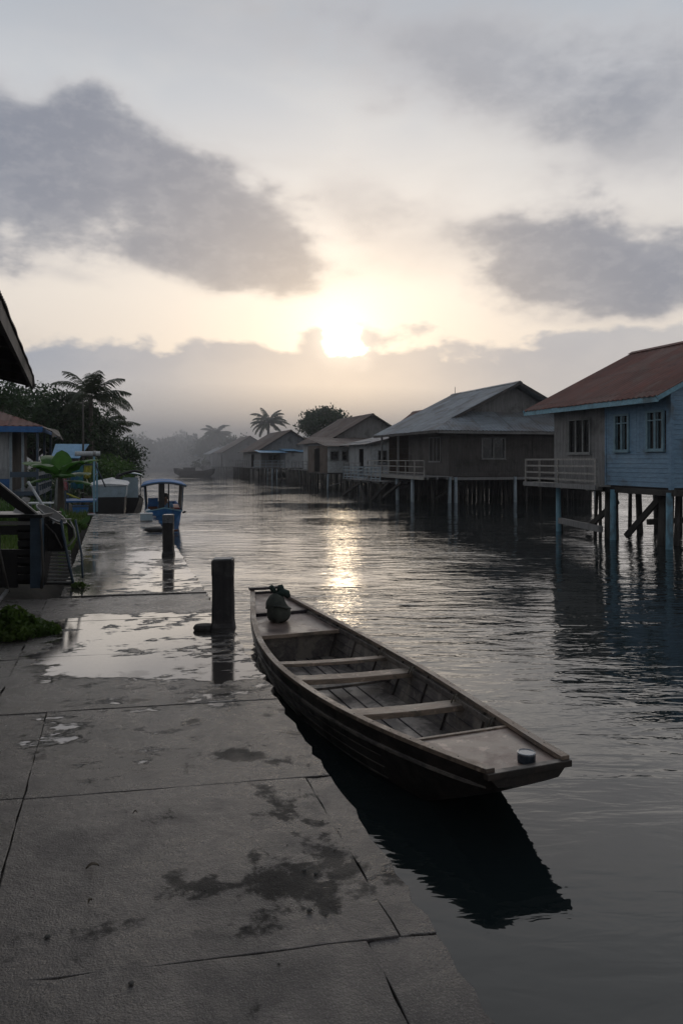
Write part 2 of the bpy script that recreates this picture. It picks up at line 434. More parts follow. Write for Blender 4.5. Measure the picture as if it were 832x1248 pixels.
# ---------------------------------------------------------------- water
def water_mat():
    m, nt, bs, tc = material('canal_water')
    bs.inputs['Base Color'].default_value = (.009, .014, .015, 1)
    bs.inputs['IOR'].default_value = 1.38; bs.inputs['Roughness'].default_value = .03
    big = nt.noise(tc, .16, 3, .5)
    calm = nt.mr(big, .38, .62, .25, 1.0)
    a = nt.noise(nt.map(tc, scale=(.5, 1.5, 1), rot=(0, 0, R(6))), 1.25, 3, .5, .9)
    b = nt.noise(nt.map(tc, scale=(.7, 2.0, 1), rot=(0, 0, R(-9))), 3.4, 3, .5, .6)
    c = nt.noise(nt.map(tc, scale=(.8, 1.6, 1), rot=(0, 0, R(14))), 15, 2, .5)
    h = nt.math('ADD', nt.math('MULTIPLY', a, .62), nt.math('ADD', nt.math('MULTIPLY', b, .26), nt.math('MULTIPLY', c, .022)))
    # lee of the quay and boat is calmer
    sep = nt.node('ShaderNodeSeparateXYZ'); nt.l.new(tc, sep.inputs[0])
    lee = nt.mr(sep.outputs[1], 3.0, 12, .27, 1.0)
    h = nt.math('MULTIPLY', h, nt.math('MULTIPLY', calm, lee))
    nt.put(bs.inputs['Normal'], nt.bump(h, 1.0, .070))
    return m
wm = MB()
wm.add([(-320,-50,0),(320,-50,0),(320,390,0),(-320,390,0)], [(0,1,2,3)])
tag(wm.build('canal_water', water_mat()), kind='structure')

# ---------------------------------------------------------------- quay
def concrete_mat():
    m, nt, bs, tc = material('wet_concrete')
    sep = nt.node('ShaderNodeSeparateXYZ'); nt.l.new(tc, sep.inputs[0])
    t, s = sep.outputs[0], sep.outputs[1]
    n1 = nt.noise(tc, 1.1, 5, .6, .5)
    n2 = nt.noise(tc, 5.5, 6, .65, .3)
    n3 = nt.noise(tc, 130, 3, .75)
    n4 = nt.noise(tc, 28, 4, .65)
    pn = nt.noise(nt.map(tc, scale=(.75, 1.0, 1), loc=(2.3, 5.1, 0)), 1.25, 5, .6, .5)
    pf = nt.noise(nt.map(tc, scale=(1, 1.6, 1)), 4.0, 5, .65, .2)
    vor = nt.node('ShaderNodeTexVoronoi'); vor.inputs['Scale'].default_value = 120
    nt.l.new(tc, vor.inputs['Vector'])
    col = nt.mix(nt.mr(n1, .35, .65), (.080,.070,.065), (.030,.027,.026))
    col = nt.mix(nt.mr(n2, .44, .62, 0, .75), col, (.050,.044,.042))
    col = nt.mix(nt.mr(n3, .50, .66, 0, .60), col, (.19,.175,.168))
    col = nt.mix(nt.mr(n4, .55, .75, 0, .5), col, (.035,.032,.030))
    # algae / dirt towards the landward side: a true stain
    blob = nt.noise(nt.map(tc, loc=(3.2, 6.3, 0)), 2.6, 7, .68, .15)
    nearw = nt.mr(nt.math('ADD', t, nt.math('MULTIPLY', nt.math('SUBTRACT', n2, .5), .8)), .15, .75, .0, .07)
    nearw = nt.math('MULTIPLY', nearw, nt.math('MULTIPLY', nt.mr(s, 2.2, 3.2), nt.mr(s, 6.5, 5.5)))
    stain = nt.mr(nt.math('ADD', blob, nearw), .59, .66)
    col = nt.mix(nt.math('MULTIPLY', stain, .62), col, (.034,.033,.030))
    land = nt.mr(nt.math('ADD', t, nt.math('MULTIPLY', nt.math('SUBTRACT', n2, .5), 1.2)), -.35, -1.0)
    col = nt.mix(nt.math('MULTIPLY', land, .6), col, (.036,.032,.026))
    vc = nt.node('ShaderNodeTexVoronoi'); vc.feature = 'DISTANCE_TO_EDGE'; vc.inputs['Scale'].default_value = .85
    wv_ = nt.node('ShaderNodeVectorMath', operation='ADD'); nt.l.new(tc, wv_.inputs[0]); nt.l.new(nt.noise(tc, 3, 4, .6, 0, 1), wv_.inputs[1]); nt.l.new(wv_.outputs[0], vc.inputs['Vector'])
    crk = nt.math('MULTIPLY', nt.mr(vc.outputs['Distance'], .010, .002), nt.mr(nt.noise(nt.map(tc, loc=(4,9,0)), .8, 2, .5), .50, .58))
    col = nt.mix(nt.math('MULTIPLY', crk, .85), col, (.015,.013,.012))
    # standing water: film where the slabs lie low
    bias = nt.ramp(nt.math('DIVIDE', s, 30), [(0, (.03,)*3), (.11, (.0,)*3), (.145, (.05,)*3), (.165, (.06,)*3),
            (.185, (.09,)*3), (.20, (.165,)*3), (.262, (.17,)*3), (.272, (.0,)*3), (.297, (.0,)*3), (.303, (.155,)*3),
            (.42, (.15,)*3), (.5, (.09,)*3), (.62, (.11,)*3), (.8, (.11,)*3)])
    tb = nt.mr(nt.math('ABSOLUTE', nt.math('SUBTRACT', t, .32)), .75, 1.25, 0, .30)
    ph = nt.noise(nt.map(tc, scale=(.55, 1.5, 1)), 9, 5, .65, .3)
    pool = nt.math('SUBTRACT', nt.math('ADD', nt.math('ADD', nt.math('MULTIPLY', pn, .52), nt.math('ADD', nt.math('MULTIPLY', pf, .32), nt.math('MULTIPLY', ph, .22))), bias), tb)
    wet = nt.mr(pool, .61, .655)            # film of water
    damp = nt.mr(pool, .44, .60)
    col = nt.mix(nt.math('MULTIPLY', damp, .45), col, nt.mix(1.0, col, (.5,.5,.5), 'MULTIPLY'))
    nt.put(bs.inputs['Base Color'], nt.mix(nt.math('MULTIPLY', wet, .6), col, (.03,.028,.026)))
    rough = nt.mr(nt.math('ADD', nt.math('MULTIPLY', n2, .6), nt.math('MULTIPLY', n3, .4)), .35, .65, .22, .42)
    rough = nt.math('SUBTRACT', rough, nt.math('MULTIPLY', damp, .12))
    rough = nt.math('ADD', rough, nt.mr(nt.noise(nt.map(tc, loc=(1,8,0)), 1.7, 6, .68, .3), .40, .60, -.12, .12))
    rough = nt.math('ADD', rough, nt.mr(s, 4.8, 1.8, -.02, .18))
    rough = nt.math('ADD', rough, nt.math('MULTIPLY', stain, .32), clamp=True)
    nt.put(bs.inputs['Specular IOR Level'], nt.math('SUBTRACT', .5, nt.math('MULTIPLY', stain, .33)))
    mixr = nt.math('ADD', nt.math('MULTIPLY', rough, nt.math('SUBTRACT', 1, wet)), nt.math('MULTIPLY', wet, .075))
    nt.put(bs.inputs['Roughness'], mixr)
    h = nt.math('ADD', nt.math('MULTIPLY', n3, .35), nt.math('ADD', nt.math('MULTIPLY', n4, .5), nt.math('MULTIPLY', n2, .9)))
    h = nt.math('ADD', h, nt.math('MULTIPLY', vor.outputs['Distance'], .08))
    h = nt.math('MULTIPLY', h, nt.math('SUBTRACT', 1, nt.math('MULTIPLY', wet, .975)))
    nt.put(bs.inputs['Normal'], nt.bump(h, 1.0, .0115))
    nt.put(bs.inputs['IOR'], nt.math('ADD', 1.55, nt.math('MULTIPLY', wet, .5)))
    return m
CONC = concrete_mat()
LR = ANG
def skew(s, t): return s + (-.11)*(t + .0)
q = MB()
js = [-4.0, -2.6, -1.3, 0.0, 1.15, 2.42, 3.72, 4.97, 6.35, 7.7, 9.05, 10.6, 12.2, 13.8, 15.5, 17.2, 19.0, 20.9, 22.6]
rr = random.Random(3)
def slab(t0, t1, s0, s1, top, jt=.002, je=.012, edge=False, gap=.0032):
    def side(p, qq, n, j):
        out = []
        for i in range(n):
            f = i/n; a = Vector(p).lerp(Vector(qq), f)
            nn = Vector((qq[1]-p[1], p[0]-qq[0])).normalized()
            k = rr.gauss(0, j) if 0 < i else 0
            out.append(a + nn*k)
        return out
    A = (t0+gap, skew(s0, t0)+gap); B = (t1-gap, skew(s0, t1)+gap); C_ = (t1-gap, skew(s1, t1)-gap); D_ = (t0+gap, skew(s1, t0)-gap)
    n = max(3, int((s1-s0)/.09)); n2 = max(3, int((t1-t0)/.12))
    loop = side(A, B, n2, jt) + side(B, C_, n, je if edge else jt) + side(C_, D_, n2, jt) + side(D_, A, n, jt)
    k = len(loop); tilt = rr.uniform(-.002, .002)
    vs = [(p.x, p.y, top + tilt*(p.x)) for p in loop] + [(p.x, p.y, QZ-.14) for p in loop]
    q.add(vs, [tuple(range(k))] + [(i, i+k, (i+1) % k + k, (i+1) % k) for i in range(k)])
for i in range(len(js)-1):
    a, b = js[i], js[i+1]
    top = QZ + (.0 if a < 9 else .014) + rr.uniform(-.0025, .0025)
    if b <= 5.2:
        if b <= 3.8:
            if b > 2.5:
                slab(.915, 1.045, a, b, top - rr.uniform(.003, .010), .005, .009, True); slab(-.42, .915, a, b, top)
            else:
                slab(.80, 1.045, a, b, top - .010, .010, .010, True, .005); slab(-.42, .80, a, b, top, .006)
        else: slab(-.42, 1.04, a, b, top, .002, .010, True)
        slab(-1.9, -.418, a + .02, b + .02, top - .003, .003); slab(-3.6, -1.9, a-.1, b-.1, top - .01, .006)
    elif b <= 9.1:
        slab(-.75, 1.04, a, b, top, .003, .014, True); slab(-2.6, -.75, a, b, top - .008, .008); slab(-5.5, -2.6, a, b, top-.012, .008)
    else:
        slab(-.62, 1.04, a, b, top, .004, .014, True)
quay = q.build('quay', CONC, rotz=LR, bevel=.003)
tag(quay, kind='structure')
qb = MB(); qb.ext(-5.4, 1.015, -4, 9, -1.2, QZ-.03); qb.ext(-.6, 1.015, 9.001, 22.6, -1.2, QZ-.02)
tag(qb.build('quay_base', CONC, rotz=LR), kind='structure')

# banks: land sheets a little above the water with sloping shores
def bank(name, pts, h, m, seed=1):
    """pts: shoreline (s,t) polyline; land lies on the left of it going along"""
    rb = random.Random(seed); b = MB(); secs = []
    pp = []
    for (s0, t0), (s1, t1) in zip(pts, pts[1:]):
        n = max(2, int(math.hypot(s1-s0, t1-t0)/1.5))
        for i in range(n):
            f = i/n; pp.append(((s0+(s1-s0)*f) + rb.gauss(0, .12), (t0+(t1-t0)*f) + rb.gauss(0, .15)))
    pp.append(pts[-1])
    return pp
def land(name, shore, sgn, far_t, h):
    b = MB(); secs = []
    for s_, t_ in shore:
        secs.append([W(s_, t_ - sgn*0, -1.2), W(s_, t_, -.05), W(s_, t_ + sgn*.5, h*.6), W(s_, t_ + sgn*1.6, h), W(s_, t_ + sgn*6, h+.08), W(s_, far_t, h+.3)])
    b.loft(secs)
    return tag(b.build(name, 'earth', smooth=True), kind='structure')
land('left_bank', bank('l', [(9.0,-.58),(14,-.6),(22.3,-.62),(23.4,-1.5),(33,-1.4),(42,-1.2),(50,.2),(60,1.0),(72,1.4),(95,.6),(130,-3),(175,-18)], .5, None), -1, -150, .58)
land('right_bank', bank('r', [(40,62),(48,34),(60,25),(80,21),(95,17.5),(115,15.5),(140,12),(165,6)], .5, None, 4), 1, 260, .55)
b = MB(); secs = []
for i in range(60):
    t_ = -60 + i*3.0; s_ = 152 + 6*math.sin(i*.5) + 2*math.sin(i*1.7)
    secs.append([W(s_, t_, -1.2), W(s_+1, t_, 0), W(s_+4, t_, .6), W(s_+90, t_, 1.5)])
b.loft(secs); tag(b.build('far_bank', 'earth', smooth=True), kind='structure')

# ---------------------------------------------------------------- stilt houses
def boards(mb, O, h, n, w, z0, z1, openings=(), step=.16, vertical=False, th=.022, gap=.006, lap=.012, seed=0, prof=None):
    """plank wall: O origin (z ignored), h unit along wall, n outward normal; openings = (h0,h1,z0,z1)"""
    rb = random.Random(seed); O = Vector(O); h = Vector(h); n = Vector(n)
    zz = Vector((0, 0, 1))
    def piece(a0, a1, b0, b1, off):
        if a1-a0 < .01 or b1-b0 < .01: return
        p = lambda a, z, d: O + h*a + zz*z + n*d
        o2 = off + (lap if not vertical else 0)
        vs = [p(a0,b0,o2+th), p(a1,b0,o2+th), p(a1,b1,off+th), p(a0,b1,off+th), p(a0,b0,0), p(a1,b0,0), p(a1,b1,0), p(a0,b1,0)]
        mb.add(vs, [(0,1,2,3),(4,7,6,5),(0,4,5,1),(3,2,6,7),(0,3,7,4),(1,5,6,2)])
    if vertical:
        a = 0
        while a < w - .001:
            st = min(step*rb.uniform(.9, 1.1), w-a); c = a + st/2
            top = prof(c) if prof else z1
            segs = [(z0 - rb.uniform(0, .015), top)]
            for (h0, h1, o0, o1) in openings:
                if h0 - st*.5 < c < h1 + st*.5:
                    ns = []
                    for u0, u1 in segs:
                        if o0 > u0: ns.append((u0, min(o0, u1)))
                        if o1 < u1: ns.append((max(o1, u0), u1))
                    segs = ns
            off = rb.uniform(0, .007)
            for u0, u1 in segs: piece(a, a+st-gap, u0, u1, off)
            a += st
    else:
        z = z0
        while z < z1 - .001:
            st = min(step, z1-z); c = z + st/2
            segs = [(0, w)]
            for (h0, h1, o0, o1) in openings:
                if o0 < c < o1:
                    ns = []
                    for u0, u1 in segs:
                        if h0 > u0: ns.append((u0, min(h0, u1)))
                        if h1 < u1: ns.append((max(h1, u0), u1))
                    segs = ns
            off = rb.uniform(0, .004)
            for u0, u1 in segs: piece(u0, u1, z, z+st-gap*.5, off)
            z += st

def tin(mb, low, high, z_of, y0, y1, wave=.2, amp=.016, th=.02, ragged=.02, seed=0, axis='x', flip=False):
    """corrugated sheet whose corrugations run down the slope.
    columns along y; low(y), high(y) give the x limits, z_of(x) the height. axis='y' swaps x and y"""
    rb = random.Random(seed); n = max(4, int((y1-y0)/(wave/4)))
    jag = 0
    top, bot = [], []
    for i in range(n+1):
        y = y0 + (y1-y0)*i/n
        if i % 12 == 0: jag = rb.uniform(-ragged, ragged)
        a, b_ = low(y) + (jag if not flip else 0), high(y)
        dz = amp*math.sin(2*math.pi*(y-y0)/wave)
        col = []
        for k in range(5):
            x = a + (b_-a)*k/4
            p = (x, y, z_of(x)+dz) if axis == 'x' else (y, x, z_of(x)+dz)
            col.append(p)
        top.append(col); bot.append([(p[0], p[1], p[2]-th) for p in col])
    secs = [t_ + bo[::-1] for t_, bo in zip(top, bot)]
    mb.loft(secs, close=True, caps=True)

def window(par, O, h, n, a0, a1, z0, z1, lights=2, frame='frame_pale', pane='glass_dark', transom=None, fw=.05, bars=None, label=None):
    O = Vector(O); h = Vector(h); n = Vector(n); Z = Vector((0, 0, 1))
    P = lambda a, z, d: O + h*a + Z*z + n*d
    f = MB(); d0 = .035
    for (p, q_) in ((P(a0, z0, d0), P(a0, z1, d0)), (P(a1, z0, d0), P(a1, z1, d0))): f.beam(p, q_, fw, .07, up=h)
    for z in (z0, z1): f.beam(P(a0-fw/2, z, d0+.003), P(a1+fw/2, z, d0+.003), .076, fw, up=(0,0,1))
    for i in range(1, lights):
        a = a0 + (a1-a0)*i/lights
        f.beam(P(a, z0, d0-.004), P(a, z1, d0-.004), fw*.7, .05, up=h)
    if transom: f.beam(P(a0, transom, d0-.006), P(a1, transom, d0-.006), .045, fw*.6)
    o = f.build('window', frame, par)
    if label: o['label'] = label
    g = MB()
    g.add([P(a0, z0, -.02), P(a1, z0, -.02), P(a1, z1, -.02), P(a0, z1, -.02)], [(0,1,2,3)])
    g.build('pane', pane, o)
    s_ = MB(); s_.beam(P(a0-.07, z0-fw*.8, .06), P(a1+.07, z0-fw*.8, .06), .09, .03); s_.build('sill', frame, o)
    if bars:
        bb = MB()
        for i in range(bars):
            a = a0 + (a1-a0)*(i+.5)/bars; bb.beam(P(a, z0, .01), P(a, z1, .01), .02, .012, up=h)
        bb.build('window_bars', frame, o)
    return o

def pile(par, x, y, zt, r, m, rb, zb=-.9, lean=.04, name='stilt'):
    dx, dy = rb.uniform(-lean, lean), rb.uniform(-lean, lean)
    p = [(x+dx, y+dy, zb), (x+dx*.5+rb.uniform(-.012,.012), y+dy*.5, (zb+zt)/2), (x, y, zt)]
    return MB().tube(p, [r*1.08, r, r*.92], 8).build(name, m, par, smooth=True)

def railing(par, pts, z, h, m, nrail=4, post_step=1.1, seed=0, skip_last=False):
    rb = random.Random(seed)
    r_ = MB().build('railing', m, par) if False else None
    first = None
    mbp = MB()
    for (p, q_) in zip(pts, pts[1:]):
        p = Vector((*p, z)); q_ = Vector((*q_, z)); L = (q_-p).length; n = max(1, round(L/post_step))
        for i in range(n+1):
            a = p.lerp(q_, i/n); mbp.beam(a, a + Vector((rb.uniform(-.01,.01), rb.uniform(-.01,.01), h)), .05, .05, up=(1,0,0))
        for k in range(nrail):
            zz = Vector((0, 0, h*(k+.6)/(nrail-.4) if k < nrail-1 else h))
            mbp.beam(p + zz + Vector((0,0,rb.uniform(-.01,.01))), q_ + zz + Vector((0,0,rb.uniform(-.012,.012))), .03, .05)
    return mbp.build('railing', m, par)

def deck(par, x0, x1, y0, y1, z, m='plank_grey', th=.04, step=.14, seed=0, along='x', name='deck'):
    rb = random.Random(seed); b = MB(); a = y0 if along == 'x' else x0; e = y1 if along == 'x' else x1
    while a < e - .01:
        st = min(step, e-a); o = rb.uniform(-.02, .02); dz = rb.uniform(-.004, .004)
        if along == 'x': b.ext(x0+o, x1-abs(o), a, a+st-.008, z-th+dz, z+dz)
        else: b.ext(a, a+st-.008, y0+o, y1-abs(o), z-th+dz, z+dz)
        a += st
    for k in range(3):
        if along == 'x': b.ext(x0+(x1-x0)*(k+.3)/3.0, x0+(x1-x0)*(k+.3)/3.0+.08, y0, y1, z-th-.11, z-th-.005)
        else: b.ext(x0, x1, y0+(y1-y0)*(k+.3)/3.0, y0+(y1-y0)*(k+.3)/3.0+.08, z-th-.11, z-th-.005)
    return b.build(name, m, par)

XN = Vector((-1,0,0)); YN = Vector((0,-1,0)); HX = Vector((1,0,0)); HYv = Vector((0,1,0))

def gable_roof(par, xe0, xr, xe1, y0, y1, ze, zr, m, wave=.2, seed=0, hip_near=None, fascia=None, cap=True):
    """ridge along y. hip_near=(pent rise, y shift)"""
    sl0 = (zr-ze)/(xr-xe0); sl1 = (zr-ze)/(xe1-xr)
    rf = MB()
    if hip_near is None:
        tin(rf, lambda y: xe0, lambda y: xr+.02, lambda x: ze+(x-xe0)*sl0, y0, y1, wave, seed=seed)
        o = rf.build('roof', m, par, smooth=False)
        r2 = MB(); tin(r2, lambda y: xr-.02, lambda y: xe1, lambda x: zr-(x-xr)*sl1, y0, y1, wave, seed=seed+1, flip=True)
        r2.build('roof', m, par)
    else:
        yb, yp = hip_near          # gable rake plane, pent wall plane
        def low0(y): return xe0 if y >= y0 else xe0
        # plane left of ridge; near limit follows the hip then the rake
        xk = xe0 + (xr-xe0)*.42
        hipx = lambda y: xe0 + (y-y0)/(yp-y0)*(xk-xe0)
        tin(rf, lambda y: xe0, lambda y: (xr+.02) if y >= yb else max(hipx(y), xe0+.02), lambda x: ze+(x-xe0)*sl0, y0, y1, wave, seed=seed)
        o = rf.build('roof', m, par)
        r2 = MB(); xk1 = xe1 - (xe1-xr)*.42
        hip1 = lambda y: xe1 - (y-y0)/(yp-y0)*(xe1-xk1)
        tin(r2, lambda y: (xr-.02) if y >= yb else min(hip1(y), xe1-.02), lambda y: xe1, lambda x: zr-(x-xr)*sl1, y0, y1, wave, seed=seed+1, flip=True)
        r2.build('roof', m, par)
        zk = ze + (xk-xe0)*sl0
        r3 = MB()
        # pent: corrugations run along y (down slope), columns along x
        def hi(x):
            if x < xk: return y0 + (x-xe0)/(xk-xe0)*(yp-y0)
            if x > xk1: return y0 + (xe1-x)/(xe1-xk1)*(yp-y0)
            return yp
        tin(r3, lambda x: y0, lambda x: max(hi(x), y0+.02), lambda y: ze-.004 + (y-y0)/(yp-y0)*(zk-ze), xe0, xe1, wave, seed=seed+2, axis='y')
        r3.build('lower_roof', m, par)
    if cap:
        c = MB(); c.add([(xr-.16, y0 if hip_near is None else hip_near[0], zr-.16*sl0+.035), (xr, y0 if hip_near is None else hip_near[0], zr+.045), (xr+.16, y0 if hip_near is None else hip_near[0], zr-.16*sl1+.035),
                         (xr-.16, y1, zr-.16*sl0+.035), (xr, y1, zr+.045), (xr+.16, y1, zr-.16*sl1+.035)], [(0,1,4,3),(1,2,5,4)])
        c.build('ridge_cap', m, o, solid=.012)
    if fascia:
        fm, fh = fascia
        f = MB(); f.beam((xe0+.03, y0, ze-fh/2-.03), (xe0+.03, y1, ze-fh/2-.03), .025, fh); f.build('fascia', fm, o)
    # rake boards
    yy = (y0 if hip_near is None else hip_near[0])
    a = .0 if hip_near is None else .30
    fm = fascia[0] if fascia else 'plank_dark'
    for ysd in ((yy+.02,) if hip_near is not None else (yy+.02, y1-.02)):
        MB().beam((xe0+(xr-xe0)*a, ysd, ze+(zr-ze)*a-.075), (xr, ysd, zr-.075), .03, .13).build('bargeboard', fm, o)
        MB().beam((xr, ysd, zr-.079), (xe1-(xe1-xr)*a, ysd, ze+(zr-ze)*a-.079), .03, .13).build('bargeboard', fm, o)
    return o

# --- house 1: rust-red roof, grey and blue boards
def blue_house():
    s0, t0 = 19.98, 13.0
    h = thing('stilt_house', 'nearest stilt house, rusty red roof, blue boards and a bare grey section with balcony', 'house', W(s0, t0), ANG, 'stilt houses along the right bank')
    rb = random.Random(11); fz = 1.50; ez = 3.78
    wg = [(-1.83, -.78, 2.39, 3.37)]
    m = MB(); boards(m, (0,-2.5,0), HYv, XN, 2.5, fz, 3.95, [(a+2.5, b+2.5, c, d) for a, b, c, d in wg], .17, True, seed=1)
    o = m.build('plank_wall', 'plank_grey', h); o['label'] = 'bare weathered grey plank wall'
    wb = [(-3.48,-2.93,2.44,3.39), (-4.78,-4.20,2.45,3.41)]
    m = MB(); boards(m, (0,-5,0), HYv, XN, 2.5, fz, 2.38, [], .12, False, seed=2)
    boards(m, (0,-5,0), HYv, XN, 2.5, 2.385, 3.95, [(a+5, b+5, c-.1, d) for a, b, c, d in wb], .14, True, seed=3)
    m.ext(-.045, .0, -2.56, -2.50, fz-.05, 3.9); m.ext(-.05, .05, -5.06, -4.98, fz-.05, 3.9)
    m.build('blue_wall', 'blue_paint', h)
    slope = (5.72-ez+.05)/4.1
    m = MB(); boards(m, (0.0,-5,0), HX, YN, 7.0, fz, 3.9, [], .12, False, seed=4)
    prof = lambda c: 3.9 + max(0.02, min((c+.6)*slope - .2, (7.6-c)*slope - .2))
    boards(m, (0.0,-5,0), HX, YN, 7.0, 3.905, 3.9, [], .15, True, seed=5, prof=prof)
    m.build('gable_wall', 'blue_paint', h)
    m = MB(); boards(m, (0,0,0), HX, Vector((0,1,0)), 7.0, fz, 3.9, [], .17, False, seed=6)
    boards(m, (7,-5,0), HYv, HX, 5.0, fz, 3.9, [], .17, False, seed=7)
    boards(m, (0,0,0), HX, Vector((0,1,0)), 7.0, 3.905, 3.9, [], .15, True, seed=5, prof=prof)
    m.build('back_wall', 'plank_dark', h)
    MB().ext(.06, 6.94, -4.94, -.06, fz-.04, fz+.06).build('floor', 'plank_dark', h)
    gable_roof(h, -.6, 3.5, 7.6, -5.25, .85, ez-.03, 5.76, 'tin_red', fascia=('trim_blue', .13), seed=3)
    window(h, (0,0,0), HYv, XN, *wg[0], lights=3, frame='frame_pale', label='three-light window in the grey plank wall')
    for a in wb: window(h, (0,0,0), HYv, XN, *a, lights=2, frame='frame_blue', transom=a[3]-.22, bars=4)
    # balcony
    deck(h, -.52, -.03, -2.75, .9, fz-.01, 'rail', along='y', step=.12)
    MB().ext(-.56, -.52, -2.78, .93, fz-.13, fz-.0).build('deck_beam', 'plank_grey', h)
    railing(h, [(-.5, -2.72), (-.5, .86), (.0, .86)], fz, .70, 'rail', 4, 1.75, 3)
    MB().beam((-.5,-2.74,fz-.1), (-.5,-2.74,fz+.72), .07,.07).build('railing_post', 'rail', h)
    # sill beams
    m = MB(); m.ext(-.03, .12, -5.1, 0, fz-.20, fz-.045); m.ext(0.13, 7, -5.1, -4.98, fz-.20, fz-.045); m.ext(3.4, 3.55, -4.97, 0, fz-.21, fz-.046); m.build('floor_beam', 'pile', h)
    # stilts
    for y in (-.22, -2.83, -4.98): 
        o = pile(h, -.02, y, fz-.12, .085, 'post_blue', rb, lean=.01)
        pile(h, .16, y+.13, fz-.2, .07, 'pile', rb, lean=.05)
    for y in (-.9, -1.35, -1.9, -3.6, -4.4):
        pile(h, rb.uniform(.5, 1.1), y+rb.uniform(-.1,.1), fz-.2, rb.uniform(.05,.075), 'pile', rb, lean=.1)
    pile(h, .15, -2.45, fz-.2, .14, 'pile', rb); pile(h, .55, -4.2, fz-.2, .19, 'pile', rb)
    for x in (2.2, 3.6, 5.2, 6.8):
        for y in (-.3, -1.3, -2.4, -3.7, -4.8):
            pile(h, x+rb.uniform(-.3,.3), y+rb.uniform(-.3,.3), fz-.2, rb.uniform(.06,.1), 'pile', rb, lean=.1)
    for p, q_ in (((.3,-1.2,.15),(.3,-2.6,1.05)), ((.35,-2.9,.1),(.5,-4.15,1.3)), ((.8,-3.2,.5),(2.2,-3.4,.55))):
        MB().beam(p, q_, .09, .15).build('brace', 'pile', h)
    MB().beam((-.05,-.35,.34),(-.12,-2.45,.26), .12, .17).build('walkway_beam', 'plank_grey', h)
    return h
blue_house()

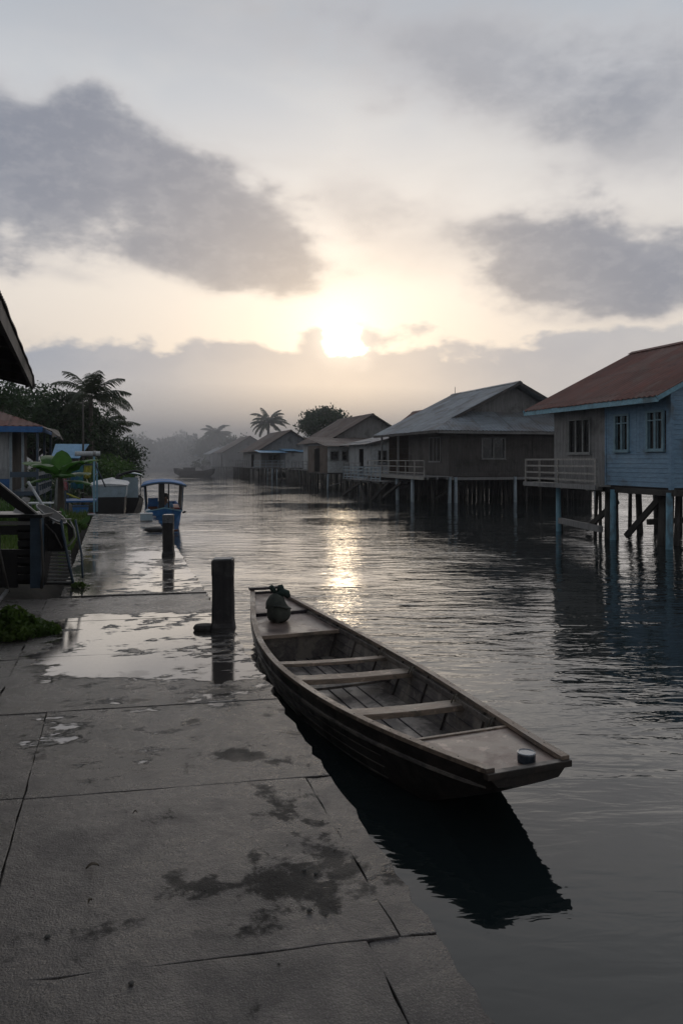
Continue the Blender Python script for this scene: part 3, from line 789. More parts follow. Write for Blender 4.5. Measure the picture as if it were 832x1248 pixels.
# --- house 2: grey iron roof with a skirt below its gable
def grey_house():
    s0, t0 = 34.0, 16.0
    h = thing('stilt_house', 'large dark timber stilt house with grey iron gable roof over a skirt roof', 'house', W(s0, t0), ANG, 'stilt houses along the right bank')
    rb = random.Random(21); fz = 1.36; ez = 3.66; zr = 6.3
    sl = (zr-ze)/(5.3) if False else (zr-ez)/5.3
    win = (1.45, 3.05, 2.2, 3.25)
    m = MB(); boards(m, (0,0,0), HX, YN, 8.7, fz, 3.95, [(1.85,3.15,2.25,3.3),(7.0,8.2,2.2,3.2)], .15, False, seed=1); m.ext(4.75,4.85,-.06,-.0,fz,3.7); m.ext(-.03,.06,-.07,0,fz-.05,3.9)
    m.build('near_wall', 'plank_dark', h)
    window(h, (0,0,0), HX, YN, 1.85, 3.15, 2.25, 3.3, 2, 'plank_grey', 'glass_dark')
    window(h, (0,0,0), HX, YN, 7.0, 8.2, 2.2, 3.2, 2, 'plank_grey', 'glass_dark', transom=2.8)
    m = MB(); boards(m, (0,0,0), HYv, XN, 5.3, fz, 3.95, [(.9,2.3,2.1,3.35)], .16, True, seed=2); m.build('canal_wall', 'plank_dark', h)
    window(h, (0,0,0), HYv, XN, .9, 2.3, 2.1, 3.35, 3, 'plank_grey', 'shade_dark', bars=6)
    m = MB(); boards(m, (2.2,5.3,0), HYv, XN, 3.2, fz, 3.95, [], .16, True, seed=3); boards(m, (0,5.3,0), HX, Vector((0,1,0)), 2.2, fz, 3.95, [], .16, True, seed=4)
    boards(m, (0,8.5,0), HX, Vector((0,1,0)), 8.7, fz, 3.95, [], .3, False, seed=5); boards(m, (8.7,0,0), HYv, HX, 8.5, fz, 3.95, [], .3, False, seed=6)
    m.build('porch_wall', 'plank_brown', h)
    # gable
    m = MB(); g0 = 1.3; prof = lambda c: 4.7 + max(.02, min((c)*sl, (6.2-c)*sl)) - .12
    boards(m, (1.2,1.2,0), HX, YN, 6.2, 4.68, 4.7, [], .16, True, seed=7, prof=prof); m.build('gable_wall', 'plank_grey', h)
    MB().ext(0, 8.7, .02, 8.5, fz-.06, fz+.02).build('floor', 'plank_dark', h)
    gable_roof(h, -1.0, 4.3, 9.6, -.9, 8.6, ez, zr, 'tin_grey', seed=5, hip_near=(.4, 1.25), fascia=('plank_dark', .12))
    v = MB(); v.ext(-1.0, 9.6, -.86, -.83, ez-.17, ez-.03); v.build('valance', 'plank_grey', h)
    MB().tube([(4.3,8.2,6.3),(4.3,8.2,6.75)], .02, 6).build('roof_finial', 'metal', h)
    # front porch deck, posts
    deck(h, -1.6, -.03, -.6, 8.2, fz, 'plank_grey', step=.16); MB().ext(-1.66,-1.6,-.62,8.2,fz-.16,fz).build('deck_beam', 'rail', h)
    railing(h, [(-1.55, -.5), (-1.55, 8.0)], fz, .78, 'rail', 3, 1.3, 5)
    for y in (5.4, 8.1): MB().beam((-.6,y,fz),(-.6,y,3.66), .09,.09).build('porch_post', 'plank_grey', h)
    for x in (.05, .38, 3.75, 6.4, 8.6): pile(h, x, -.02, fz-.05, .09, 'post_pale', rb, lean=.02)
    for y in (1.2, 3.4, 5.8, 7.9): pile(h, -1.45, y, fz-.1, .1, 'post_pale' if y in (1.2, 3.4) else 'pile_mid', rb, lean=.03)
    for x in (-.6,.6,1.6,2.6,3.6,4.9,5.9,7.2,8.2):
        for y in (.9, 2.6, 4.4, 6.2, 8.0):
            pile(h, x+rb.uniform(-.3,.3), y+rb.uniform(-.5,.5), fz-.05, rb.uniform(.05,.085), rb.choice(['pile','pile','pile_mid']), rb, lean=.15)
    MB().ext(-.05, 8.7, -.05, .05, fz-.2, fz-.065).build('floor_beam', 'plank_grey', h)
    m = MB(); boards(m, (-.5,8.3,0), HX, YN, 9.2, -.15, fz-.06, [], .3, True, gap=.02, seed=8); boards(m, (8.4,0,0), HYv, XN, 8.3, -.15, fz-.06, [], .3, True, gap=.02, seed=9); m.build('rear_dark_backing', 'plank_dark', h)  # dark boards added behind the stilts to block the bright water
    for p, q_ in (((-1.9, 5.6,-.3),(-1.5,2.6,1.0)), ((-2.0,6.2,-.3),(-1.55,5.2,.9)), ((-.3,1.0,.2),(1.8,1.2,1.2)), ((-1.5,3.5,.3),(-.2,3.4,1.2))):
        MB().beam(p, q_, .12, .14).build('brace', 'pile', h)
    return h
grey_house()

def jetty():
    h = thing('jetty', 'low pale-railed jetty in front of the gap between grey-roofed and brown-roofed houses', 'jetty', W(37.0, 13.6), ANG)
    rb = random.Random(5)
    deck(h, 0, 2.0, .5, 7.4, 1.02, 'plank_grey'); railing(h, [(.05,.6),(.05,7.3),(1.9,7.3)], 1.02, .72, 'post_pale', 4, .75, 6)
    for y in (.8,2.4,4.2,5.8,7.2):
        for x in (.15, 1.7): pile(h, x, y, .98, .07, 'pile_mid', rb, lean=.08)
    for p, q_ in (((-.4,6.9,-.2),(.2,4.2,.9)), ((-.3,2.2,-.2),(.2,4.4,.9)), ((-.5,1.2,-.3),(.1,-.6,1.0))): MB().beam(p, q_, .13, .13).build('brace', 'pile', h)
jetty()

def simple_house(label, s0, t0, L, wd, fz, ez, zr, roofm, wallm, near_win=(), front_m=None, over=.7, fover=.6, deckw=1.2, seed=0, rows=4, gapstep=1.1, ridge=None, wave=.25, bx=1.3, pm='pile_mid', gable_m=None):
    h = thing('stilt_house', label, 'house', W(s0, t0), ANG, 'stilt houses along the right bank')
    rb = random.Random(seed); xr = ridge or wd/2
    sl = (zr-ez)/(xr+fover)
    m = MB(); boards(m, (0,0,0), HX, YN, wd, fz, ez+fover*sl-.05, near_win, .2, False, seed=seed); m.build('near_wall', wallm, h)
    prof = lambda c: ez + max(.02, min((c+fover)*sl, (2*xr+fover-c)*sl)) - .1
    m = MB(); boards(m, (0,.0,0), HX, YN, wd, ez+fover*sl-.045, ez, [], .22, True, seed=seed+1, prof=prof); m.build('gable_wall', gable_m or wallm, h)
    m = MB(); boards(m, (0,0,0), HYv, XN, L, fz, ez+.2, [(L*.35,L*.5,fz,ez-.3)], .2, True, seed=seed+2); m.build('canal_wall', front_m or wallm, h)
    m = MB(); boards(m, (0,L,0), HX, Vector((0,1,0)), wd, fz, ez+.2, [], .4, False, seed=seed+3); boards(m, (wd,0,0), HYv, HX, L, fz, ez+.2, [], .4, False, seed=seed+3); m.build('back_wall', 'plank_dark', h)
    MB().ext(.05, wd-.05, .05, L-.05, fz-.06, fz+.02).build('floor', 'plank_dark', h)
    MB().ext(.3, .35, L*.3, L*.55, fz, ez-.2).build('doorway_shade', 'shade_dark', h)  # near-black sheet behind the opening, painted in place of room shade
    for (a, b_, c, d) in near_win: window(h, (0,0,0), HX, YN, a, b_, c, d, 2, 'frame_pale')
    gable_roof(h, -fover, xr, 2*xr+fover, -over, L+over, ez, zr, roofm, seed=seed, wave=wave)
    if deckw:
        deck(h, -deckw, -.03, 0, L*.8, fz, 'plank_grey', step=.2)
        railing(h, [(-deckw+.05, .1), (-deckw+.05, L*.78)], fz, .75, 'plank_grey', 3, 1.4, seed)
    y = .1
    while y < L:
        pile(h, -deckw+.1 if deckw else .05, y+rb.uniform(-.15,.15), fz-.06, rb.uniform(.055,.085), rb.choice([pm, pm, 'pile']), rb, lean=.06)
        y += gapstep
    x = .1
    while x < wd:
        pile(h, x+rb.uniform(-.1,.1), .03, fz-.06, rb.uniform(.055,.09), rb.choice([pm,'pile']), rb, lean=.06); x += bx
    for y in (L*.33, L*.66, L*.95):
        for k in range(rows): pile(h, wd*(k+.3)/rows, y, fz-.06, .07, 'pile', rb, lean=.1)
    return h

# house 3 and its annex
h3 = simple_house('brown-roofed stilt house with an attached whitewashed room with two small windows', 59.8, 17.3, 9.5, 7.4, 1.3, 3.66, 6.1, 'tin_brown', 'plank_grey', seed=31, front_m='plank_pale', deckw=1.7, gapstep=.55, pm='pile_mid', ridge=3.6, over=.5, gable_m='plank_grey')
def annex(h):
    # local coordinates of the house (origin s=59.8,t=17.3)
    y = -6.0
    m = MB(); boards(m, (-2.0,y,0), HX, YN, 1.75, 1.2, 3.2, [(.25,.85,2.15,2.85),(1.15,1.55,2.15,2.85)], .16, False, seed=1); m.build('annex_wall', 'white', h)['label'] = 'whitewashed board wall of the attached room'
    window(h, (-2.0,y,0), HX, YN, .22, .85, 2.15, 2.85, 1, 'frame_pale'); window(h, (-2.0,y,0), HX, YN, 1.15, 1.55, 2.15, 2.85, 1, 'frame_pale')
    m = MB(); boards(m, (-.25,y,0), HX, YN, 3.6, 1.2, 3.2, [(1.2,1.75,1.2,2.95)], .2, True, seed=2); m.build('annex_wall', 'plank_pale', h)
    m = MB(); boards(m, (-2.0,y,0), HYv, XN, 5.9, 1.2, 3.3, [(2.2,3.6,1.2,3.1)], .2, True, seed=3); m.build('annex_wall', 'plank_brown', h)
    m = MB(); m.ext(-1.9, 3.2, y+.4, y+.45, 1.2, 3.1); m.ext(-1.6,-1.5,y+.5,-.1,1.2,3.1); m.build('annex_shade_sheets', 'shade_dark', h)  # near-black sheets behind the openings stand for the shade inside
    MB().ext(-2.0, 3.3, y, -.05, 1.1, 1.2).build('annex_floor', 'plank_dark', h)
    r_ = MB(); tin(r_, lambda x: y-.6, lambda x: -.1, lambda yy: 3.28 + (yy-y)*.13, -2.3, 4.2, .25, axis='y'); r_.build('annex_roof', 'tin_brown', h)
    rb = random.Random(8)
    for x in (-1.95,-1.4,-.8,-.2,.5,1.3,2.2,3.1):
        pile(h, x, y, 1.1, rb.uniform(.06,.09), rb.choice(['pile_mid','post_pale','pile']), rb, lean=.05)
        for yy in (-4.2,-2.4): pile(h, x+rb.uniform(-.2,.2), yy, 1.1, .06, 'pile', rb, lean=.1)
    MB().beam((-1.9,y-.1,.2),(.2,y-.2,.75), .08,.06).build('brace', 'plank_grey', h)
annex(h3)
simple_house('low whitewashed house with pale tin roof squeezed between brown-roofed and grey-roofed houses', 47.5, 16.6, 5.0, 6.0, 1.2, 3.25, 4.1, 'tin_pale', 'white', near_win=[(.5,1.1,1.9,2.8),(1.7,2.3,1.9,2.8)], seed=41, front_m='plank_pale', deckw=.8, over=.5, gapstep=.8)
simple_house('mostly hidden house, its steep red-brown roof showing behind the grey iron roof', 45.0, 19.6, 6.0, 3.2, 1.2, 4.35, 5.75, 'tin_red', 'plank_brown', seed=42, deckw=0, over=.3, fover=.3, gapstep=1.2)
# house 4 with a blue awning
h4 = simple_house('brown-roofed grey house with bright blue awning sheets along its near wall', 81.0, 15.4, 12, 6.6, 1.3, 3.1, 5.5, 'tin_brown', 'plank_grey', seed=51, front_m='plank_grey', deckw=1.4, gapstep=.6, bx=.55, over=.5, near_win=[(.8,1.9,1.9,2.7)])
m = MB(); boards(m, (2.2,-2.6,0), HX, YN, 2.6, 1.3, 2.95, [], .18, True, seed=9); boards(m, (2.2,-2.6,0), HYv, XN, 2.6, 1.3, 2.95, [], .18, True, seed=9); m.build('annex_wall', 'plank_pale', h4)
for i, (x0, x1, z) in enumerate(((-.8, 2.3, 2.95), (2.0, 3.7, 3.12), (3.5, 5.4, 3.0))):
    r_ = MB(); tin(r_, lambda x: -3.2+.2*i, lambda x: -.02, lambda yy: z + (yy+3.2)*.09, x0, x1, .25, axis='y', seed=i); r_.build('awning', 'awning_blue', h4)
deck(h4, -1.4, 5.0, -2.8, -.05, 1.3, 'plank_grey', step=.2); railing(h4, [(-1.3,-2.7),(2.0,-2.7)], 1.3, .75, 'post_pale', 3, .7, 4)
rb = random.Random(77)
for k in range(13): pile(h4, -1.3+.5*k, -2.7, 1.24, rb.uniform(.05,.08), rb.choice(['pile_mid','pile','pile_mid','post_pale']), rb, lean=.07)
simple_house('hazy small house with brown gable roof, beyond the house with the blue awning', 106, 15.0, 9, 7.0, 1.2, 3.2, 5.6, 'tin_brown', 'plank_grey', seed=61, deckw=1.0, gapstep=.9, over=.5)
simple_house('faint hazy house with grey tin roof under the farther palm, beside the moored barge', 122, 15.2, 9, 7.5, 1.0, 3.1, 5.3, 'tin_grey', 'plank_grey', seed=62, deckw=1.0, gapstep=1.2)
simple_house('farthest house, a faint one with pale blue tin roof almost lost in the mist', 140, 15.0, 8, 6, 1.0, 2.9, 4.4, 'awning_blue', 'plank_pale', seed=63, deckw=.8, gapstep=1.5)

# ---------------------------------------------------------------- vegetation
def rand_quads(cent, size, flat=0.0, elong=1.6, r=rng):
    n = len(cent)
    a = r.normal(size=(n, 3)); a[:, 2] *= (1-flat); a /= np.linalg.norm(a, axis=1)[:, None]
    b = r.normal(size=(n, 3)); b -= a*(a*b).sum(1)[:, None]; b /= np.linalg.norm(b, axis=1)[:, None]
    sz = size*r.uniform(.6, 1.3, size=(n, 1))
    a = a*sz*elong/2; b = b*sz/2
    q = np.stack([cent-a, cent+b*.8, cent+a, cent-b*.8], axis=1)
    return q.reshape(-1, 3)
def crown_points(c, rad, nclump, per, spread, r, hollow=.35, flat_bottom=-.55):
    pts = []; cl = []
    while len(cl) < nclump:
        p = r.normal(size=3); p /= np.linalg.norm(p); p *= r.uniform(hollow, 1.0)**.6
        if p[2] < flat_bottom: continue
        cl.append(p*np.array(rad)*r.uniform(.8, 1.1))
    for p in cl:
        k = int(per*r.uniform(.5, 1.4)); s = spread*r.uniform(.6, 1.35)
        pts.append(p + r.normal(size=(k, 3))*s*np.array([1, 1, .6]))
    return np.concatenate(pts) + np.array(c), [np.array(c)+p for p in cl]
def tree(label, base, h, rad, nclump=40, per=120, leaf=.14, spread=.5, m='leaf_dark', trunk_r=.16, seed=0, group=None, cat='tree', name='broadleaf_tree'):
    r = np.random.default_rng(seed)
    t = thing(name, label, cat, base, 0, group)
    pts, cl = crown_points((0, 0, h), rad, nclump, per, spread, r)
    np_mesh('crown', rand_quads(pts, leaf, r=r), 4, MT[m], t)
    tb = MB(); tb.tube([(0,0,-.3), (.1,.05,h*.35), (-.05,.1,h*.7), (0,0,h)], [trunk_r*1.3, trunk_r, trunk_r*.75, trunk_r*.4], 8)
    for p in cl[:14]:
        s0 = Vector((0, 0, h*.45)); e = Vector(p); mid = s0.lerp(e, .5) + Vector((0, 0, -.15*h*.2))
        tb.tube([s0, mid, e], [trunk_r*.5, trunk_r*.3, trunk_r*.1], 5)
    tb.build('trunk', 'bark', t, smooth=True)
    return t
def frond(r, L, droop, az, up, wleaf=.05, nl=26, llen=.5, bend=0):
    """feather leaf: list of quads and the rib points"""
    rib = []; p = np.zeros(3); d_el = up
    n = 10
    for i in range(n+1):
        rib.append(p.copy()); f = i/n
        e = d_el - droop*f**1.3
        p = p + np.array([math.cos(az)*math.cos(e), math.sin(az)*math.cos(e), math.sin(e)])*L/n
    rib = np.array(rib); qs = []
    side = np.array([-math.sin(az), math.cos(az), 0])
    for i in range(nl):
        f = .12 + .88*i/nl; k = f*n; j = min(int(k), n-1); c = rib[j]+(rib[j+1]-rib[j])*(k-j)
        dr = rib[j+1]-rib[j]; dr /= np.linalg.norm(dr)
        ll = llen*(math.sin(math.pi*min(1, f*.9+.12))**.6)*r.uniform(.85, 1.1)
        for s_ in (-1, 1):
            dv = dr*.55 + side*s_*.75 + np.array([0, 0, -.45+r.uniform(-.15, .15)]); dv /= np.linalg.norm(dv)
            mid = c + dv*ll*.55; tip = c + dv*ll + np.array([0, 0, -ll*.22])
            wv = dr*wleaf
            qs += [c-wv*.4, c+wv*.4, mid+wv*.6, mid-wv*.6, mid-wv*.6, mid+wv*.6, tip+wv*.1, tip-wv*.1]
    return np.array(qs), rib
def palm(label, base, h, L, n=16, seed=0, lean=(0, 0), group=None, llen=.5, wleaf=.06, tr=.14, nl=26):
    r = np.random.default_rng(seed); t = thing('coconut_palm', label, 'palm tree', base, 0, group)
    qs = []; rb_ = MB(); top = np.array([lean[0], lean[1], h])
    for i in range(n):
        az = 2*math.pi*i/n*2.4 + r.uniform(-.25, .25); up = R(r.uniform(5, 80)) if i > n*.3 else R(r.uniform(-20, 30))
        q_, rib = frond(r, L*r.uniform(.85, 1.1), R(r.uniform(60, 105)), az, up, wleaf, nl, llen)
        qs.append(q_+top); rb_.tube([Vector(x+top) for x in rib[::2]], [.03, .025, .02, .014, .009, .005], 4)
    cr = np_mesh('crown', np.concatenate(qs), 4, MT['leaf_palm'], t)
    rb_.build('frond_ribs', 'leaf_palm', cr)
    MB().tube([(0,0,-.3), (lean[0]*.2, lean[1]*.2, h*.4), (lean[0]*.6, lean[1]*.6, h*.75), tuple(top)], [tr*1.3, tr, tr*.85, tr*.75], 10).build('trunk', 'palmbark', t, smooth=True)
    return t
def blades(n, area, h, m, name, base, seed=0, w=.012, parent=None, lean=.35):
    """area: function(r) -> (x,y)"""
    r = np.random.default_rng(seed); out = []
    for i in range(n):
        x, y, z = area(r); a = r.uniform(0, 6.28); hh = h*r.uniform(.5, 1.15); l = lean*hh*r.uniform(.2, 1.3); wv = np.array([math.cos(a+1.57), math.sin(a+1.57), 0])*w
        d = np.array([math.cos(a), math.sin(a), 0]); b = np.array([x, y, z]); mid = b + d*l*.3 + np.array([0, 0, hh*.6]); tip = b + d*l + np.array([0, 0, hh])
        out += [b-wv, b+wv, mid+wv*.8, mid-wv*.8, mid-wv*.8, mid+wv*.8, tip+wv*.1, tip-wv*.1]
    return np_mesh(name, np.array(out), 4, MT[m], parent)

GRP = 'trees on the left bank'
def onbank(px, Y, z=.55): 
    return Vector(((px-CX)/F*Y, Y, z))
tree('big dark broadleaf tree with dense rounded crown behind the red-roofed house on the left bank', onbank(42, 40), 3.6, (2.9, 2.8, 1.9), 70, 190, .15, .52, seed=1, group=GRP)
tree('dark broadleaf tree directly left of the coconut palm, its crown merging with the big tree', onbank(80, 43), 3.3, (2.4, 2.6, 1.6), 46, 180, .15, .5, seed=2, group=GRP)
tree('thin airy tree with gaps of sky between twigs at the left edge of the photo', onbank(4, 31), 3.9, (1.6, 1.4, 1.15), 22, 85, .13, .28, seed=3, group=GRP, trunk_r=.1)
tree('low dark spreading tree at the right end of the left bank, leaning over the water', onbank(133, 47), 1.9, (1.5, 1.6, 1.1), 46, 170, .15, .45, seed=4, group=GRP)
tree('dark tree in shade under the coconut palm, behind the white-topped stall', onbank(108, 42), 1.9, (1.7, 1.8, 1.4), 44, 170, .15, .5, seed=5, group=GRP)
tree('mid-green bush growing at the waterline beside the white boat', onbank(137, 40, .3), 1.1, (1.05, 1.0, 1.0), 30, 140, .11, .3, m='leaf_mid', seed=6, group='bushes on the left bank', cat='bush', name='bush', trunk_r=.06)
tree('small dark bush hanging over the water at the far tip of the left bank', onbank(160, 62, .3), 1.0, (1.2, 1.2, .8), 18, 90, .14, .3, seed=7, group='bushes on the left bank', cat='bush', name='bush', trunk_r=.06)
tree('dull green bush between the palm trunk and the waterline bush', onbank(122, 36, .4), .8, (1.0, .9, .8), 26, 140, .11, .3, m='leaf_mid', seed=8, group='bushes on the left bank', cat='bush', name='bush', trunk_r=.06)
palm('tall coconut palm with ragged upright fronds above the trees on the left bank', onbank(111, 40), 5.0, 2.5, 22, 11, group='coconut palms', wleaf=.05, llen=.6, nl=34)
palm('lower coconut palm with one long frond arching right over the water on the left bank', onbank(120, 44), 3.3, 2.5, 16, 12, group='coconut palms', wleaf=.05, llen=.6, nl=34)
palm('clear coconut palm standing against the sky behind the blue-awning house', onbank(327, 100), 6.6, 3.1, 26, 13, group='coconut palms', wleaf=.10, llen=.62, nl=30, tr=.22)
palm('faint hazy coconut palm, the farther one along the right bank', onbank(264, 132), 6.2, 3.3, 22, 14, group='coconut palms', wleaf=.12, llen=.7, nl=26, tr=.22)
tree('round leafy tree rising behind the brown-roofed house on the right bank', onbank(396, 92), 5.6, (3.1, 3.0, 2.5), 60, 130, .26, .55, seed=15, group='trees on the right bank', trunk_r=.3)
tree('hazy dome-shaped tree under the farther palm', onbank(262, 138), 3.8, (3.6, 3.5, 2.6), 55, 90, .36, .7, m='leaf_far', seed=16, group='trees on the right bank', trunk_r=.3)
tree('hazy tree between the two right-bank palms', onbank(292, 125), 3.4, (2.6, 2.6, 2.0), 40, 90, .34, .6, m='leaf_far', seed=17, group='trees on the right bank', trunk_r=.3)
# far wood closing the canal
r = np.random.default_rng(5); P_ = []
for i in range(150):
    s_ = 160 + r.uniform(0, 45); t_ = -45 + r.uniform(0, 120); c = W(s_, t_, .8)
    px = CX + F*c.x/c.y
    hgt = 4.2 + 2.4*math.sin(t_*.16) + 1.6*math.sin(t_*.43+1) + r.uniform(-.8, 1.6) + (s_-160)*.03
    hgt = max(2.4, hgt); w_ = r.uniform(2.2, 4.2)
    k = 260; p = r.normal(size=(k, 3)); p /= np.linalg.norm(p, axis=1)[:, None]; p *= r.uniform(.5, 1.0, size=(k, 1))
    p = p*np.array([w_, w_, hgt*.5]) + r.normal(size=(k, 3))*.3 + np.array([c.x, c.y, .5+hgt*.5])
    P_.append(p)
tag(np_mesh('far_woods', rand_quads(np.concatenate(P_), .62, r=r), 4, MT['leaf_far']), kind='stuff')
# undergrowth on the left bank, reading as one mass
P_ = []
for i in range(230):
    s_ = r.uniform(27, 135); t_ = -1.9 - abs(r.normal())*3.0
    if s_ > 44: t_ += min(2.2, (s_-44)*.16)
    if s_ > 100: t_ -= (s_-100)*.18
    c = W(s_, t_, .5); k = int(150); w_ = r.uniform(.4, 1.1)*(1+s_/120)
    p = r.normal(size=(k, 3))*np.array([w_*.5, w_*.5, w_*.32]) + np.array([c.x, c.y, .5+w_*.35]); p[:, 2] = np.maximum(p[:, 2], .1)
    P_.append(p)
tag(np_mesh('undergrowth', rand_quads(np.concatenate(P_), .15, r=r), 4, MT['leaf_dark']), kind='stuff')
P_ = []
for i in range(90):
    s_ = r.uniform(62, 150); t_ = 27 - (s_-62)*.13 + abs(r.normal())*3; c = W(s_, t_, .5); k = 120; w_ = r.uniform(1.2, 2.6)
    P_.append(r.normal(size=(k, 3))*np.array([w_*.5, w_*.5, w_*.4]) + np.array([c.x, c.y, .5+w_*.5]))
tag(np_mesh('shore_scrub', rand_quads(np.concatenate(P_), .34, r=r), 4, MT['leaf_far']), kind='stuff')
# grass behind the stacked furniture
def ga(r):
    s_ = r.uniform(10.5, 22); t_ = -.75 - abs(r.normal())*1.1; p = W(s_, t_); return p.x, p.y, .56
tag(blades(5200, ga, .26, 'leaf_weed', 'grass', None, 9, .012), kind='stuff')
def gb(r):
    p = G(18, 640, .56) + Vector((r.normal()*.42, r.normal()*.35, 0)); return p.x, p.y, .56
g = tag(blades(900, gb, .62, 'leaf_mid', 'grass_clump', None, 10, .012, lean=.25), 'tall upright green grass clump behind the black rack, below the red-roofed house', 'grass clump')
# weeds in the gap of the paving
def weeds(base, rx, ry, h, n, label, seed, leaf=.045, nm='weed_patch'):
    r = np.random.default_rng(seed); t = thing(nm, label, 'weeds', base)
    k = n; a = r.uniform(0, 6.28, k); d = np.sqrt(r.uniform(0, 1, k))
    x = d*np.cos(a)*rx*(1+.2*np.sin(a*3)); y = d*np.sin(a)*ry; z = r.uniform(.1, 1, k)*h*(1-.7*d**2)*(1+.35*np.sin(x*9+1)*np.cos(y*11))
    np_mesh('leaves', rand_quads(np.stack([x, y, z], 1), leaf, .2, 1.5, r=r), 4, MT['leaf_weed'], t)
    sb = MB()
    for i in range(24):
        j = r.integers(k); sb.tube([(x[j]*.8, y[j]*.8, -.02), (x[j], y[j], z[j])], [.005, .003], 4)
    sb.build('stems', 'leaf_mid', t)
    return t
pw = G(8, 774, .6); weeds(pw, .42, .24, .20, 3600, 'leafy green weed patch in the paving at the left edge, in front of the puddle', 3)
weeds(G(97, 715, .63), .10, .06, .05, 160, 'tiny weed tuft in the joint at the foot of the slatted chair', 4, .03, 'weed_tuft')
# banana plant
def banana():
    b = onbank(74, 17.6, .58); BK = 1.32; t = thing('banana_plant', 'young banana plant with broad bright green leaves in front of the red-roofed house', 'banana plant', b)
    MB().tube([(0,0,-.05), (.01,0,.5), (0,.01,1.05), (0,0,1.3)], [.07,.06,.045,.02], 10).build('stem', 'bark', t, smooth=True)
    rbn = random.Random(6)
    spec = [(170, 52, .85, 1.4), (10, 58, .78, 1.3), (95, 88, .66, .25), (330, 66, .74, 1.2), (205, 64, .78, 1.3), (255, 50, .8, 1.3), (300, 25, .7, .8), (135, 66, .8, 1.2), (60, 30, .7, .9), (190, -5, .6, .5), (350, 5, .6, .6)]
    for az, el, L, dr in spec:
        mb = MB(); n = 12; p = Vector((0, 0, 1.1 + rbn.uniform(-.1, .08))); azr = R(az); secs = []
        sd = Vector((-math.sin(azr), math.cos(azr), 0))
        for i in range(n+1):
            f = i/n; e = R(el) - dr*f**1.4
            d = Vector((math.cos(azr)*math.cos(e), math.sin(azr)*math.cos(e), math.sin(e)))
            wd = (.015 if f < .15 else .19*math.sin(math.pi*min(1, (f-.15)/.85))**.55)*L/.75 + .004
            up = d.cross(sd); up = up if up.z > 0 else -up
            secs.append([p - sd*wd + up*(-.25*wd + .02*math.sin(i*2.1)*wd/.15), p - sd*wd*.5 + up*.04*wd, p, p + sd*wd*.5 + up*.04*wd, p + sd*wd + up*(-.25*wd + .02*math.sin(i*1.7+1)*wd/.15)])
            p = p + d*L/n
        mb.loft(secs).build('leaf', 'leaf_bright', t, smooth=True)
    t.scale = (1.4, 1.4, 1.06)
    return t
banana()
# pleated broad-leaved clump by the path
def fan_clump():
    b = G(84, 646, .6); t = thing('fan_leaf_plant', 'low plant with broad pleated fan leaves beside the path, below the banana plant', 'plant', b)
    rr_ = random.Random(9)
    for i in range(13):
        az = rr_.uniform(0, 6.28); el = R(rr_.uniform(15, 75)); L = rr_.uniform(.32, .55); mb = MB()
        d = Vector((math.cos(az)*math.cos(el), math.sin(az)*math.cos(el), math.sin(el))); s_ = Vector((-math.sin(az), math.cos(az), 0)); u_ = d.cross(s_)
        c = d*L*.55; mb.tube([Vector((0,0,0)), c], .008, 4); ring = []
        n = 26; vs = [c]
        for k in range(n+1):
            th = R(-140 + 280*k/n); rad = L*.62*(1 + (.06 if k % 2 else -.06)); 
            vs.append(c + (d*math.cos(th) + s_*math.sin(th))*rad + u_*(.018 if k % 2 else -.018) - Vector((0,0,.12*abs(math.sin(th))*L)))
        mb.add(vs, [(0, k+1, k+2) for k in range(n)])
        mb.build('leaf', 'leaf_mid' if i % 3 else 'leaf_bright', t)
    return t
fan_clump()

# ---------------------------------------------------------------- left-bank buildings
def near_roof():
    A = Vector((-2.0, 4.33, 3.2)); B = Vector((-3.66, 8.8, 3.2)); d = (B-A).normalized()
    O = B; ang = math.atan2(-d.x, d.y)         # local y = d (away), local x = right
    t = thing('roadside_shed', 'dark rusty corrugated roof eave jutting in at the upper left edge, close to the viewer', 'shed', (O.x, O.y, 0), ang)
    L = 6.2; m = MB()
    tin(m, lambda y: -3.0, lambda y: .0 + .003*math.sin(y*7), lambda x: 3.2 - x*.22, -L, .06, .075, .009, .010, seed=4, ragged=.006)
    m.build('roof', 'plank_dark', t)
    f = MB(); f.beam((-.03,-L,3.12),(-.03,0,3.12), .03, .13); f.beam((-.05,-.02,3.13),(-3.0,-.02,3.78), .03, .12); f.build('fascia', 'plank_dark', t)
    for i in range(7): MB().beam((-.05,-L+.3+i*.95,3.13),(-2.95,-L+.3+i*.95,3.77), .05,.08).build('rafter', 'plank_dark', t)
    s_ = MB(); s_.add([(-.06,-.06,3.185),(-2.9,-.06,3.81),(-2.9,-L,3.81),(-.06,-L,3.185)], [(0,1,2,3)]); s_.build('soffit', 'plank_dark', t, solid=.01)
    w_ = MB(); boards(w_, (-1.1,-.5,0), Vector((-1,0,0)), Vector((0,1,0)), 1.8, .6, 3.35, [], .2, True, seed=2); boards(w_, (-1.1,-L,0), HYv, Vector((1,0,0)), L-.5, .6, 3.3, [], .2, True, seed=3); w_.build('wall', 'plank_dark', t)
    # ragged tip of old sheet
    r_ = MB(); r_.add([(0,.05,3.2),(.015,.02,3.07),(-.02,.0,3.03),(-.05,.03,3.08),(-.09,.02,3.05),(-.12,.04,3.19)], [(0,1,2,3,4,5)]); r_.build('torn_sheet', 'plank_dark', t, solid=.01)
near_roof()

